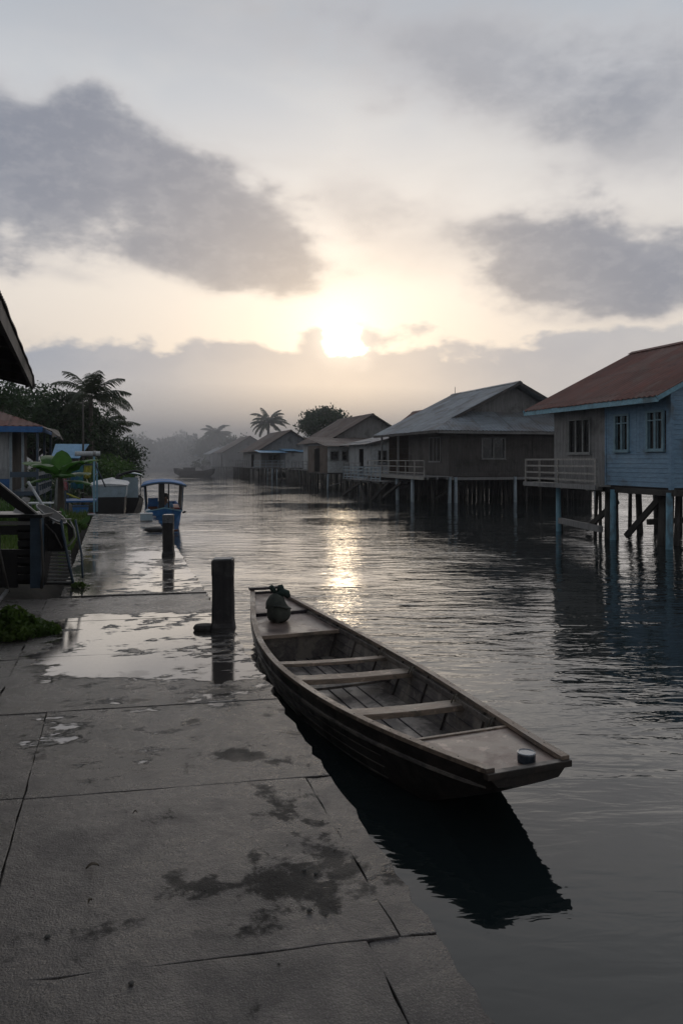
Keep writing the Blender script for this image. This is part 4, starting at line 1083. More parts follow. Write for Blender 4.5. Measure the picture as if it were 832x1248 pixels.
def left_house():
    s0, t0 = 24.35, -2.75
    h = thing('bank_house', 'blue house with rusty red hip roof, blue fascia and shaded porch, left edge', 'house', W(s0, t0), ANG)
    E = 3.2; sl = .36
    r1 = MB(); x0, x1, y0, y1 = -7.2, .65, -.7, 4.7; rz = E + 2.7*sl
    hx = lambda y: x1 - min(max(y-y0, 0), 2.7, 99)
    def hi(x):
        return y0 + min(2.7, max(.02, x1-x), max(.02, x-x0))
    tin(r1, lambda x: y0, hi, lambda y: E + (y-y0)*sl, x0, x1, .2, seed=1, axis='y'); o = r1.build('roof', 'tin_red', h)
    r2 = MB(); tin(r2, lambda y: max(x1-2.7, x1-max(.02, y-y0), x1-max(.02, (y1-y))), lambda y: x1, lambda x: E + (x1-x)*sl, y0, y1, .2, seed=2, flip=True); r2.build('roof', 'tin_red', h)
    r3 = MB(); tin(r3, lambda x: y1 - min(2.7, max(.02, x1-x), max(.02, x-x0)), lambda x: y1, lambda y: E + (y1-y)*sl, x0, x1, .2, seed=3, axis='y'); r3.build('roof', 'tin_red', h)
    f = MB(); f.ext(x0, x1, y0-.015, y0+.015, E-.19, E-.02); f.ext(x1-.02, x1+.01, y0+.016, y1, E-.17, E-.02); f.build('fascia', 'deep_blue', h)
    w_ = MB(); boards(w_, (-6.5,0,0), HX, YN, 6.2, 1.62, 3.1, [], .14, True, seed=1); w_.build('near_wall', 'plank_pale', h)
    w_ = MB(); boards(w_, (-6.5,-.02,0), HX, YN, 6.2, 1.25, 1.62, [], .18, False, seed=1); w_.build('wall_skirt', 'deep_blue', h)
    w_ = MB(); boards(w_, (-.3,.03,0), HYv, HX, 4.0, 1.25, 3.1, [], .16, True, seed=3); w_.build('side_wall', 'shade_dark', h)  # side wall coloured near black to give the deep porch shade
    MB().ext(-6.4, -.35, .1, 4.0, 1.2, 1.3).build('floor', 'plank_dark', h); MB().ext(-1.2,-1.15,.1,4,1.3,3.0).build('inner_wall', 'shade_dark', h)
    MB().ext(-.3, .55, -.5, 4.3, 1.12, 1.24).build('porch_floor', 'slate_blue', h)
    for x, y, mm in ((-.28,-.12,'post_pale'), (.05,-.1,'post_pale'), (.5,-.5,'slate_blue'), (.5,1.8,'slate_blue'), (.5,4.2,'slate_blue')):
        MB().beam((x,y,.5),(x,y,3.05), .07,.07).build('porch_post', mm, h)
    rl = MB(); rl.beam((-.25,-.5,1.75),(.5,-.5,1.75), .05,.16); rl.beam((.5,-.49,1.76),(.5,4.2,1.76), .05,.10); rl.beam((.5,-.45,1.45),(.5,4.2,1.45), .04,.05)
    for y in (.4,1.1,2.6,3.4): rl.beam((.5,y,1.24),(.5,y,1.74), .05,.05)
    rl.build('railing', 'slate_blue', h)
    for x in (-6.2,-4,-2,-.3):
        for y in (.1, 2, 3.9): MB().tube([(x,y,.3),(x,y,1.24)], .09, 8).build('footing_post', 'post_pale', h)
    # torn dark sheet hanging from the corner
    m = MB(); secs = []
    for i in range(9):
        f = i/8; secs.append([(.62+.25*math.sin(f*2.2), -.6+f*4.2, 3.18-.0*f), (.82+.2*math.sin(f*3+.5), -.5+f*4.2, 3.05-.12*math.sin(f*5)), (.9+.1*math.sin(f*9), -.5+f*4.2, 2.86+.06*math.sin(f*11))])
    m.loft(secs); m.build('torn_eave_sheet', 'plank_dark', h, solid=.01)
    return h
left_house()
def blue_shed():
    b = onbank(86, 33, .55); t = thing('low_shed', 'low shed with plain slate-blue roof between the red-roofed house and the pole', 'shed', b, ANG)
    m = MB(); tin(m, lambda y: -.55, lambda y: .55, lambda x: 2.45 - .0*x, -.01, .02) if False else None
    m.add([(-.75,-.6,1.75),(.40,-.6,1.70),(.78,.5,2.34),(-.65,.5,2.34)], [(0,1,2,3)]); m.build('roof', 'awning_blue', t, solid=.03)
    w_ = MB(); boards(w_, (-.6,-.45,0), HX, YN, .95, .0, 1.72, [], .14, True, seed=2); boards(w_, (.35,-.45,0), HYv, HX, .8, 0, 1.75, [], .14, True, seed=2); w_.build('wall', 'plank_dark', t)
blue_shed()
pb = onbank(101, 29, .55); pt = thing('utility_pole', 'thin bare pole standing in front of the coconut palm on the left bank', 'pole', pb)
MB().tube([(0,0,-.2),(.02,0,2.2),(.01,0,3.95)], [.05,.042,.032], 8).build('pole', 'pile_mid', pt, smooth=True); MB().beam((-.12,0,3.85),(.12,0,3.85), .03,.03).build('cross_piece', 'pile_mid', pt)

def stall():
    o = onbank(104, 21.6, .6); t = thing('stall_frame', 'blue post stall frame with a pale horizontal tube on top, next to the white boat', 'stall', o, ANG)
    MB().tube([(-.28,0,1.77),(.42,0,1.77)], .07, 12).build('roller_tube', 'white', t, smooth=True)
    MB().tube([(.22,0,1.77),(.30,0,1.77)], .085, 12).build('tube_collar', 'metal', t, smooth=True)
    for x, y, z in ((.25,0,1.72),(.30,1.3,1.5),(-.55,1.3,1.5),(-.55,0,1.6)): MB().beam((x,y,-.02),(x,y,z), .055,.055).build('post', 'slate_blue' if x < 0 else 'trim_blue', t)
    m = MB(); m.beam((.26,0,1.62),(.30,1.3,1.42), .03,.04); m.beam((.27,.0,1.5),(.55,1.2,.75), .03,.03); m.beam((.27,.1,1.15),(.30,1.3,1.15), .03,.03); m.beam((-.55,0,1.45),(.25,0,1.45), .03,.03); m.beam((-.55,1.3,1.4),(.3,1.3,1.4), .03,.03); m.build('cross_rail', 'slate_blue', t)
    MB().ext(-.6,.3,.0,1.3,.35,.40).build('shelf', 'deep_blue', t)
    def cloth(name, label, cat, x0, x1, z0, z1, y, m_, wav=.02, k=14, skew_=0):
        mb = MB(); secs = []
        for i in range(k+1):
            x = x0+(x1-x0)*i/k; secs.append([(x + skew_*(1-f_), y + wav*math.sin(i*1.3) , z0+(z1-z0)*f_ + (.02*math.sin(i*.9) if f_ == 0 else 0)) for f_ in (0, .33, .66, 1)])
        ob = mb.loft(secs).build(name, m_, smooth=True, solid=.006); ob.location = o; ob.rotation_euler.z = ANG; tag(ob, label, cat)
    cloth('hanging_tarpaulin', 'teal and blue tarpaulin hanging inside the blue post stall', 'tarpaulin', -.40, -.05, .75, 1.44, .04, 'teal')
    cloth('hanging_cloth', 'yellow-green cloth hanging under the pale tube of the stall', 'cloth', -.02, .20, 1.05, 1.42, .05, 'yellow', .03, 10, -.05)
    cloth('striped_cloth', 'pink and white draped cloth hanging behind the banana stem', 'cloth', -.80, -.56, .70, 1.38, -.05, 'pink', .035, 12, .10)
    for (nm, lb, cat, c, sz, m_) in (('plastic_crate', 'dark navy plastic crate on the ground under the stall', 'crate', (-.12,-.1,.14), (.42,.35,.26), 'deep_blue'),):
        x, y, z = c; a, b_, c_ = sz; tt = thing(nm, lb, cat, (0,0,0)); tt.location = o + V*x + U*y; tt.rotation_euler.z = ANG
        e = MB(); e.ext(-a/2,a/2,-b_/2,-b_/2+.02,0,c_); e.ext(-a/2,a/2,b_/2-.02,b_/2,0,c_); e.ext(-a/2,-a/2+.02,-b_/2+.021,b_/2-.021,0,c_); e.ext(a/2-.02,a/2,-b_/2+.021,b_/2-.021,0,c_); e.ext(-a/2+.021,a/2-.021,-b_/2+.021,b_/2-.021,.0,.02); e.build('crate_body', m_, tt)
        e = MB(); e.ext(-a/2-.015,a/2+.015,-b_/2-.015,-b_/2,c_-.04,c_+.005); e.ext(-a/2-.015,a/2+.015,b_/2,b_/2+.015,c_-.04,c_+.005); e.build('crate_rim', 'slate_blue', tt)
    bd = thing('painted_board', 'white painted board with a red edge lying on the ground in front of the stall', 'board', o + V*.0 + U*-.5 + Vector((0,0,.01)), ANG+.2)
    MB().ext(-.42,.30,-.14,.12,0,.03).build('board_face', 'white', bd, bevel=.004); MB().ext(-.42,.30,.122,.16,0,.05).build('red_edge', 'red', bd)
    yb = MB(); yb.tube([(-.5,-.1,.62),(-.3,-.12,.52),(-.12,-.1,.45)], [.02,.03,.015], 8); ob = yb.build('yellow_paddle', 'yellow', smooth=True); ob.location = o; ob.rotation_euler.z = ANG; tag(ob, 'short yellow paddle leaning in the stall above the navy crate', 'paddle')
stall()
# surfboard-like pale blue panel beside the banana stem
sb = thing('folded_parasol', 'folded grey-lilac parasol leaning beside the banana stem', 'parasol', onbank(70, 19.0, .58), 0)
MB().lathe([(.012,0),(.012,.25),(.05,.3),(.065,.5),(.05,.85),(.02,1.12),(.0,1.16)], n=12).build('parasol_cloth', 'frame_pale', sb, smooth=True); MB().tube([(0,0,-.02),(0,0,1.25)], .012, 6).build('pole', 'metal', sb)

# ---------------------------------------------------------------- stacked furniture on the left
def rack():
    c = G(50, 717, .6); t = thing('slatted_rack', 'black slatted wooden rack with slate-blue corner post at the left edge', 'rack', c, -.02)
    Wd, Dp, H = .95, .55, .905
    MB().ext(-.135, 0, 0, .10, 0, H-.03).build('corner_post', 'slate_blue', t, bevel=.004)
    MB().ext(-Wd, -Wd+.09, 0, .09, 0, H-.03).build('corner_post', 'slate_blue', t, bevel=.004)
    MB().ext(-.07, 0, Dp-.07, Dp, 0, H-.03).build('corner_post', 'black', t, bevel=.004)
    MB().ext(-Wd-.03, .03, -.03, Dp+.03, H-.029, H+.012).build('top_board', 'black', t, bevel=.004)
    MB().ext(-Wd+.09, -.136, .01, .05, H-.12, H-.075).build('pale_rail', 'metal', t)
    for k in range(7): MB().ext(-.30, -.14, .02, .04, .10+k*.105, .165+k*.105).build('slat', 'black', t)
    p = MB(); p.ext(-.52, -.305, .03, .05, .0, .48); p.ext(-.52,-.305,.03,.05,.66,H-.13); p.ext(-Wd+.09,-.525,.03,.05,0,H-.13); p.build('front_panel', 'black', t)
    MB().ext(-.42, -.136, .30, .33, 0.0, .86).build('rear_panel', 'black', t)
    MB().ext(-.13, -.0, .11, Dp-.08, 0.03, .86).build('side_panel', 'black', t)
    MB().tube([(.015,-.01,.0),(.035,-.012,.2),(.02,-.01,.55),(.0,-.01,.86)], [.02,.018,.015,.012], 8).build('leaning_strip', 'pile_mid', t, smooth=True)
    return c
rc = rack()
def tipped_board():
    p = D(-6, 584, 9.25); q_ = D(49, 629, 9.25); t = thing('tipped_board', 'black board with a pale worn rim tipped up on top of the rack', 'board', q_, 0)
    a = p - q_; dn = Vector((0, .0, -1)); 
    m = MB(); pts = [Vector((0,0,0)), a, a + Vector((0,0,-.17)), a*.5 + Vector((0,0,-.15)), Vector((-.09,0,-.03))]
    vs = pts + [x + Vector((0,.05,0)) for x in pts]; m.add(vs, [(0,1,2,3,4),(9,8,7,6,5),(0,5,6,1),(1,6,7,2),(2,7,8,3),(3,8,9,4),(4,9,5,0)]); m.build('board', 'black', t)
    MB().beam(Vector((.0,-.01,.008)), a+Vector((0,-.01,.008)), .03, .018).build('pale_rim', 'rail', t)
tipped_board()
def chair():
    c = G(70, 714, .6); t = thing('slatted_chair', 'dark folding chair with grey slatted lower panel and tilted oval seat, beside the rack', 'chair', c)
    k = 9.35/900          # metres per photo pixel at this distance
    def q(px, py, dy=0): return Vector(((px-70)*k, dy, (714-py)*k))
    MB().tube([q(75,634), q(77,650), q(84,685), q(90,714)], .018, 8).build('leg', 'slate_blue', t, smooth=True)
    MB().tube([q(48,637), q(49,660), q(51,690), q(52,714)], .018, 8).build('leg', 'slate_blue', t, smooth=True)
    MB().tube([q(80,636,.35), q(86,680,.4), q(87,706,.42), q(87,711,.42)], .014, 8).build('leg', 'slate_blue', t, smooth=True)
    m = MB()
    for i in range(10):
        f = i/9; y = 674 + 36*f; m.beam(q(51,y,.16-.15*f), q(80.5+7.5*f,y,.16-.15*f), .02, .026, up=(0,-.5,.86))
    m.build('slatted_panel', 'slat_grey', t)
    MB().beam(q(51,711.5,.0), q(89,711.5,.0), .03,.018).build('bottom_rail', 'black', t)
    m = MB(); lp = [q(50,640,.03), q(60,634,.03), q(74,640,.03), q(79,660,.03), q(80,672,.03), q(52,672,.03)]
    m.add(lp + [p + Vector((0,.03,0)) for p in lp], [(0,1,2,3,4,5),(11,10,9,8,7,6)] + [(i,i+6,(i+1)%6+6,(i+1)%6) for i in range(6)]); m.build('back_panel', 'black', t)
    # oval seat ring, tipped
    ring = []; c0 = q(58.5, 627, .12); a = q(76,638,.0)-q(58.5,627,.0); b = Vector((.012,.10,.022))
    for i in range(25): th = 2*math.pi*i/24; ring.append(c0 + a*math.cos(th) + b*math.sin(th))
    MB().tube(ring, .011, 8, cap=False).build('seat_rim', 'metal', t, smooth=True)
    pd = MB(); pd.add([c0] + ring[:-1], [(0, i+1, (i+1) % 24 + 1) for i in range(24)]); pd.build('seat_pad', 'rubber', t, solid=.02)
    m = MB(); m.beam(q(75,633,.0), q(84,633,.08), .06,.012); m.build('arm_pad', 'rail', t)
    ar = MB(); ar.tube([q(83,634,.05), q(89,645,.05), q(90,655,.06), q(84,664,.05), q(79,668,.03)], .012, 6); ar.build('arm_loop', 'metal', t, smooth=True)
    m = MB(); m.add([q(80,637,.06), q(87,644,.06), q(88,654,.07), q(82,662,.06)], [(0,1,2,3)]); m.build('side_panel', 'black', t, solid=.01)
    MB().tube([q(47,625,-.02), q(58,640,-.03), q(68,650,-.03), q(77,668,-.02)], .010, 6).build('brace', 'pile_mid', t, smooth=True)
chair()
p0, p1 = D(35, 588, 9.9), D(62, 631, 9.45)
ob = MB().tube([p0, p0.lerp(p1,.06), p1, p1 + (p1-p0)*.15], [.022,.018,.018,.018], 10).build('white_pipe', 'white', smooth=True); tag(ob, 'off-white pipe leaning up out of the stacked chair', 'pipe')
p0, p1 = D(33, 607, 9.8), D(18, 630, 9.5)
ob = MB().beam(p0, p1, .10, .03, up=(0,1,0)).build('white_plank', 'rail', bevel=.003); tag(ob, 'short cream plank propped behind the tipped board', 'plank')
def frame_stand():
    t = thing('metal_frame_stand', 'grey metal frame leaning at the left edge in front of the rack', 'frame', G(-2, 728, .6))
    o = Vector(t.location)
    a = D(-4, 655, 8.75) - o; b_ = G(11, 722, .6) - o; MB().tube([a, b_], .016, 8).build('frame_tube', 'pile_mid', t, smooth=True)
    c_ = G(-14, 752, .6) - o + Vector((0,0,.03)); MB().beam(b_ + Vector((-.01,-.01,.03)), c_, .035,.03).build('foot_bar', 'metal', t)
    MB().tube([a, c_], .016, 8).build('frame_tube', 'pile_mid', t, smooth=True)
frame_stand()
# low white bench behind the chair
bt = thing('low_bench', 'low white bench in the shade behind the stacked chair', 'bench', onbank(50, 15.0, .58), .1)
MB().ext(-.24,.22,-.1,.14,.72,.75).build('seat', 'white', bt)
for x in (-.2,.18): MB().beam((x,0,0),(x,0,.72), .04,.04).build('leg', 'slate_blue', bt)

# ---------------------------------------------------------------- boats
def hull(par, name, st, m, thick=.03, close0=True, close1=True, bevel=0):
    """st: list of (y, halfwidth_top, z_top, halfwidth_bottom, z_bottom)"""
    secs = []
    for y, ht, zt, hb_, zb in st:
        secs.append([(-ht,y,zt), (-(ht*.6+hb_*.4),y,zt*.5+zb*.5), (-hb_,y,zb), (0,y,zb-.03), (hb_,y,zb), ((ht*.6+hb_*.4),y,zt*.5+zb*.5), (ht,y,zt)])
    b = MB().loft(secs); n = 7
    if close0: b.f.append(tuple(range(n)))
    if close1: b.f.append(tuple(len(secs)*n-n+k for k in range(n-1,-1,-1)))
    return b.build(name, m, par, solid=thick)
def white_boat():
    t = thing('moored_boat', 'stubby boat with pale grey-white topsides and flat covered deck beyond the end of the quay', 'boat', W(26.1, -.22), ANG-.02, 'boats moored at the end of the quay')
    hull(t, 'lower_hull', [(0,.50,.95,.42,-.1),(1.5,.55,.95,.46,-.12),(3,.5,.98,.35,-.1),(3.9,.12,1.05,.08,.2)], 'black')
    m = MB(); secs = []
    for y, w_, z0, z1 in ((-.03,.56,.93,1.30),(1.5,.62,.93,1.33),(3,.55,.96,1.36),(3.95,.12,1.03,1.42)):
        secs.append([(-w_,y,z1),(-w_*.94,y,z0),(w_*.94,y,z0),(w_,y,z1)])
    m.loft(secs, close=True, caps=True); m.build('topsides', 'white_hull', t)
    m = MB(); secs = []
    for y, w_, z1 in ((-.06,.60,1.305),(1.5,.66,1.335),(3,.59,1.365),(3.98,.15,1.425)):
        secs.append([(-w_,y,z1),(-w_,y,z1+.035),(0,y,z1+.085),(w_,y,z1+.035),(w_,y,z1)])
    m.loft(secs, close=True, caps=True); m.build('deck_cover', 'white', t)
white_boat()
def person(par_loc, rz):
    import bmesh
    t = thing('person', 'person in a light blue shirt sitting under the canopy of the blue boat', 'person', par_loc, rz)
    def skin(name, verts, edges, m, parent):
        me = bpy.data.meshes.new(name); me.from_pydata([v[:3] for v in verts], edges, []); me.update()
        o = link(name, me, m, parent); md = o.modifiers.new('skin', 'SKIN'); md.use_smooth_shade = True
        for i, v in enumerate(verts): me.skin_vertices[0].data[i].radius = (v[3], v[3] if len(v) < 5 else v[4])
        me.skin_vertices[0].data[0].use_root = True
        s_ = o.modifiers.new('sub', 'SUBSURF'); s_.levels = 1; s_.render_levels = 1
        return o
    vs = [(0,0,.12,.13,.10),(0,0,.32,.12,.09),(0,-.01,.50,.15,.09),(0,-.01,.60,.055),(0,-.03,.68,.08,.09),(0,-.03,.78,.075,.09),
          (-.17,0,.52,.05),(-.24,-.06,.30,.04),(-.16,-.25,.20,.032),(-.10,-.32,.17,.022),
          (.17,0,.52,.05),(.24,-.06,.30,.04),(.16,-.25,.20,.032),(.10,-.32,.17,.022),
          (-.10,-.02,.10,.08),(-.13,-.38,.16,.06),(-.13,-.42,-.18,.04),(-.13,-.52,-.22,.03),
          (.10,-.02,.10,.08),(.13,-.38,.16,.06),(.13,-.42,-.18,.04),(.13,-.52,-.22,.03), (0,-.125,.70,.018)]
    ed = [(0,1),(1,2),(2,3),(3,4),(4,5),(2,6),(6,7),(7,8),(8,9),(2,10),(10,11),(11,12),(12,13),(0,14),(14,15),(15,16),(16,17),(0,18),(18,19),(19,20),(20,21),(4,22)]
    for sx in (-1, 1):                       # fingers and thumb of each hand
        w0 = 9 if sx < 0 else 13
        for k in range(4):
            i = len(vs); x = sx*.10 + (k-1.5)*.017; L = (.055,.065,.062,.048)[k]
            vs += [(x,-.345,.165,.008),(x,-.345-L*.6,.15,.0075),(x,-.345-L*.8,.125,.007)]; ed += [(w0,i),(i,i+1),(i+1,i+2)]
        i = len(vs); vs += [(sx*.10-sx*.035,-.33,.155,.009),(sx*.10-sx*.045,-.355,.14,.008)]; ed += [(w0,i),(i,i+1)]
    skin('body', vs, ed, 'skin', t)
    sv = [(0,0,.14,.145,.115),(0,0,.32,.135,.105),(0,-.01,.50,.165,.105),(0,-.01,.565,.075),(-.17,0,.52,.065),(-.215,-.04,.40,.055),(.17,0,.52,.065),(.215,-.04,.40,.055)]
    skin('shirt', sv, [(0,1),(1,2),(2,3),(2,4),(4,5),(2,6),(6,7)], 'shirt', t)
    pv = [(0,0,.10,.14,.11),(-.10,-.04,.10,.092),(-.13,-.36,.165,.075),(.10,-.04,.10,.092),(.13,-.36,.165,.075)]
    skin('shorts', pv, [(0,1),(1,2),(0,3),(3,4)], 'shorts', t)
    MB().lathe([(.0,.875),(.05,.865),(.085,.82),(.092,.76),(.085,.70),(.06,.66)], (0,-.005,0), 14).build('hair', 'hair', t, smooth=True)
    e = MB()
    for sx in (-1,1): e.lathe([(.0,.012),(.009,.006),(.011,0),(.009,-.006),(0,-.012)], (sx*.03,-.112,.735), 8)
    e.build('eyes', 'black', t)
def canopy_boat():
    yaw = -.05
    t = thing('canopy_boat', 'bright blue boat with arched blue canopy on posts, bow pointing at the viewer', 'boat', W(22.75, 1.38), ANG+yaw, 'boats moored at the end of the quay')
    hull(t, 'hull', [(-1.0,.36,.74,.06,.32),(-.55,.44,.68,.20,.10),(.2,.50,.62,.34,-.10),(1.5,.55,.58,.42,-.15),(3.5,.54,.60,.40,-.12),(4.6,.42,.70,.30,.0)], 'blue_boat', .03)
    m = MB(); m.add([(-.47,-1.03,.70),(0,-1.12,.80),(.47,-1.03,.70),(.30,-1.00,.44),(0,-1.03,.34),(-.30,-1.00,.44)], [(0,1,2,3,4,5)]); m.build('bow_panel', 'blue_boat', t, solid=.035)
    m = MB(); m.beam((-.50,-1.02,.715),(0,-1.13,.82), .05,.03); m.beam((0,-1.13,.82),(.50,-1.02,.715), .05,.03); m.build('bow_cap', 'trim_blue', t)
    m = MB()
    for sx in (-1,1):
        pts = [(sx*.38,-1.0,.745),(sx*.46,-.55,.69),(sx*.52,.2,.63),(sx*.57,1.5,.59),(sx*.56,3.5,.61),(sx*.44,4.6,.71)]; m.tube(pts, .022, 6)
    m.build('rubrail', 'deep_blue', t, smooth=True)
    MB().ext(-.40,.40,-.3,4.2,.06,.10).build('floorboards', 'orange', t)
    roof = MB(); secs = []
    for y in np.linspace(.25, 3.8, 9):
        secs.append([(x, y, 1.51 - .11*(x/.66)**2 - .0*y) for x in np.linspace(-.66, .66, 11)])
    roof.loft(secs); ro = roof.build('canopy', 'blue_boat', t, smooth=True, solid=.035)
    e = MB(); e.tube([(x, .24, 1.49 - .11*(x/.66)**2) for x in np.linspace(-.67,.67,11)], .03, 6); e.build('canopy_edge', 'slate_blue', ro, smooth=True)
    for sx in (-1,1):
        for y in (.35, 1.5, 2.6, 3.7): MB().beam((sx*.53,y,.60),(sx*.58,y,1.42), .035,.035).build('canopy_post', 'slate_blue' if y<1 else 'black', t)
    MB().ext(-.16,.02,.42,.48,.1,1.48).build('engine_post', 'black', t); MB().ext(.12,.16,.45,.49,.1,1.48).build('inner_post', 'black', t)
    MB().ext(-.48,-.17,1.2,1.5,.10,.72).build('engine_box', 'orange', t, bevel=.01); MB().ext(-.48,-.17,1.19,1.51,.72,.98).build('locker', 'deep_blue', t, bevel=.01)
    MB().ext(.15,.50,1.3,3.4,.10,.66).build('side_bench', 'red', t, bevel=.01)
    MB().tube([(.52,-.95,.66),(.60,-.98,.70)], .03, 8).build('bow_cleat', 'black', t)
    return t
canopy_boat()
pl = W(22.75, 1.38) + V*.10 + U*.95; person((pl.x, pl.y, .28), ANG)
MB_ = thing('white_bundle', 'crumpled white and pink bundle on the gunwale of the canopy boat, quay side', 'bundle', W(22.3, .90, .60), ANG)
b = MB(); b.lathe([(0,.16),(.06,.14),(.10,.08),(.09,.02),(0,0)], n=10); b.build('bundle_cloth', 'white', MB_, smooth=True); MB().tube([(-.1,0,.05),(0,-.1,.07),(.1,0,.05)], .02, 6).build('pink_tie', 'pink', MB_)
def awning_boat():
    t = thing('awning_boat', 'pale boat with a curved black awning arm, half hidden behind the blue canopy boat', 'boat', W(29.6, .55), ANG, 'boats moored at the end of the quay')
    hull(t, 'hull', [(-.4,.30,.75,.1,.2),(.2,.48,.66,.3,-.1),(2,.52,.62,.38,-.12),(3.6,.45,.66,.3,-.1)], 'black')
    MB().ext(-.30,.28,.35,.40,.6,1.5).build('windscreen_panel', 'white_hull', t, bevel=.01)
    MB().tube([(-.50,.2,.5),(-.52,.2,.9),(-.50,.2,1.5),(-.42,.2,1.62)], .085, 8).build('awning_post', 'black', t, smooth=True)
    MB().tube([(-.52,.2,1.55),(-.2,.1,1.68),(.15,.0,1.76),(.42,-.05,1.72)], [.06,.055,.05,.03], 8).build('awning_arm', 'black', t, smooth=True)
    m = MB(); secs = []
    for y in (.2,1.2,2.2,3.0): secs.append([(x,y,1.66-.10*(x/.5)**2) for x in np.linspace(-.5,.5,7)])
    m.loft(secs); m.build('awning', 'white_hull', t, smooth=True, solid=.02)
    for sx in (-1,1): MB().beam((sx*.46,2.9,.6),(sx*.46,2.9,1.56), .03,.03).build('awning_post', 'black', t)
awning_boat()
bx = thing('step_box', 'grey-white step box at the end of the quay beside the canopy boat', 'box', G(179, 634, .63) , ANG)
MB().ext(-.16,.14,-.12,.12,0,.16).build('box_body', 'white_hull', bx, bevel=.008); MB().ext(-.17,.15,-.13,.13,.16,.185).build('box_lid', 'white', bx, bevel=.004)
def tyre(label, loc, r1=.17, r2=.065, tilt=0):
    m = MB(); secs = []
    for k in range(25):
        th = 2*math.pi*k/24; c, s_ = math.cos(th), math.sin(th)
        secs.append([((r1+r2*math.cos(a))*c, (r1+r2*math.cos(a))*s_, r2*.8*math.sin(a)+r2*.8) for a in np.linspace(0, 2*math.pi, 11)[:-1]])
    m.loft(secs, close=True); o = m.build('old_tyre', 'rubber', smooth=True); o.location = loc; o.rotation_euler.x = tilt
    return tag(o, label, 'tyre')
tyre('old black tyre fender lying on the quay edge near the far bollard', G(190, 648, .63)+Vector((-.02,0,0)), .15)
# far barge and its bush
bp = G(240, 580.5, 0)
bg = thing('barge', 'low dark barge lying in the haze off the farthest houses', 'boat', (bp.x, bp.y, 0), 1.15)
hull(bg, 'hull', [(-2.6,.35,1.0,.15,.45),(-1.6,.75,.78,.55,-.1),(0,.85,.72,.65,-.15),(2,.8,.78,.6,-.1),(3.4,.4,1.05,.2,.4)], 'plank_dark', .05)
MB().ext(-.7,.7,-1.4,2.0,.45,.5).build('deck', 'plank_grey', bg); m = MB(); m.ext(-.5,.5,.6,1.8,.5,1.1); m.build('cabin', 'plank_dark', bg); MB().ext(-.6,.6,.5,1.9,1.1,1.15).build('cabin_roof', 'plank_grey', bg)
sp = G(238, 578, 0); tree('spindly half-bare bush rising behind the hazy barge', (sp.x+.3, sp.y+4.0, .1), 1.5, (1.6, 1.2, .9), 14, 22, .2, .25, m='leaf_far', seed=31, name='bush', cat='bush', trunk_r=.07)

# litter on the quay
def pebble(px, py, r_, label, group='pebbles and grit on the quay'):
    p = G(px, py, .6); m = MB(); rb = random.Random(int(px*7+py)); 
    m.lathe([(0,r_*.7),(r_*.6,r_*.6),(r_,r_*.25),(r_*.8,0),(0,0)], n=7); m.v = [(x*rb.uniform(.8,1.2), y*rb.uniform(.8,1.2), z) for x, y, z in m.v]
    o = m.build('pebble', 'stone'); o.location = p; tag(o, label, 'pebble', group)
pebble(58, 1142, .011, 'lone black pebble on the near slab, left side')
pebble(371, 1061, .010, 'left one of a pair of dark pebbles near the quay edge'); pebble(385, 1065, .009, 'right one of a pair of dark pebbles near the quay edge')
pebble(377, 1110, .011, 'dark pebble below the pebble pair, near the quay edge'); pebble(160, 1199, .010, 'small pebble on the nearest slab below the joint')
for px, py in ((365,963),(413,1010),(408,1036),(393,1000),(397,1115),(340,1175),(250,1085),(300,1130),(350,1030),(290,860),(315,861)):
    pebble(px, py, random.uniform(.004,.007), 'tiny dark grit stone lying loose on the wet concrete quay')
def leaf_litter(px, py, L, rz, label):
    p = G(px, py, .6); m = MB(); secs = []
    for i in range(7):
        f = i/6; w_ = L*.22*math.sin(math.pi*f)**.7+.0005; z = .004+.012*math.sin(f*3)
        secs.append([(L*(f-.5), -w_, z+.006), (L*(f-.5), 0, z), (L*(f-.5), w_, z+.005)])
    m.loft(secs); o = m.build('fallen_leaf', 'dead_leaf', smooth=True, solid=.001); o.location = p; o.rotation_euler.z = rz; tag(o, label, 'leaf')
leaf_litter(113, 1059, .05, .4, 'curled brown leaf in the middle of the near slab'); leaf_litter(110, 1102, .022, 1.2, 'small brown leaf scrap below the curled leaf'); leaf_litter(165, 993, .02, .2, 'small leaf scrap just below the slab joint')

# ---------------------------------------------------------------- the wooden boat
Lpx = [(306,722),(305,745),(309,768),(318,790),(336,812),(352,826),(380,848),(411,866),(450,884),(505,905),(545,922),(582,940)][::-1]
Rpx = [(345,721),(353,728),(376,740),(406,754),(441,773),(467,788),(500,807),(539,830.5),(582,856),(622,883),(665,910),(697,931)][::-1]
def sheer(f): return .36 + .07*max(0, (.35-f)/.35)**2 + .13*max(0, (f-.45)/.55)**1.6
def world_pts(px):
    out = []
    for (x, y) in px:
        z = .4
        for _ in range(4):
            p = G(x, y, z); f = (p.y-4.25)/5.5; z = sheer(min(1, max(0, f)))
        out.append(p)
    return out
LP, RP = world_pts(Lpx), world_pts(Rpx)
tipc = (LP[0]+RP[0])/2; endc = (LP[-1]+RP[-1])/2
ax = (endc-tipc); ax.z = 0; BL = ax.length; ax.normalize(); pxd = Vector((ax.y, -ax.x, 0))
BANG = math.atan2(-ax.x, ax.y)
def loc_(p): d = p - tipc; return d.dot(ax), d.dot(pxd), p.z
Ll = sorted(loc_(p) for p in LP); Rl = sorted(loc_(p) for p in RP)
print('BOAT len', BL, 'ang', math.degrees(BANG), 'tip', tipc); print([tuple(round(x,2) for x in p) for p in Ll]); print([tuple(round(x,2) for x in p) for p in Rl])
ga = np.linspace(0, BL, 49)
def fitp(pts):
    a = np.array([p[0] for p in pts]); o = np.array([p[1] for p in pts])
    c = np.polyfit(a/BL, o, 4); return lambda y: float(np.polyval(c, y/BL))
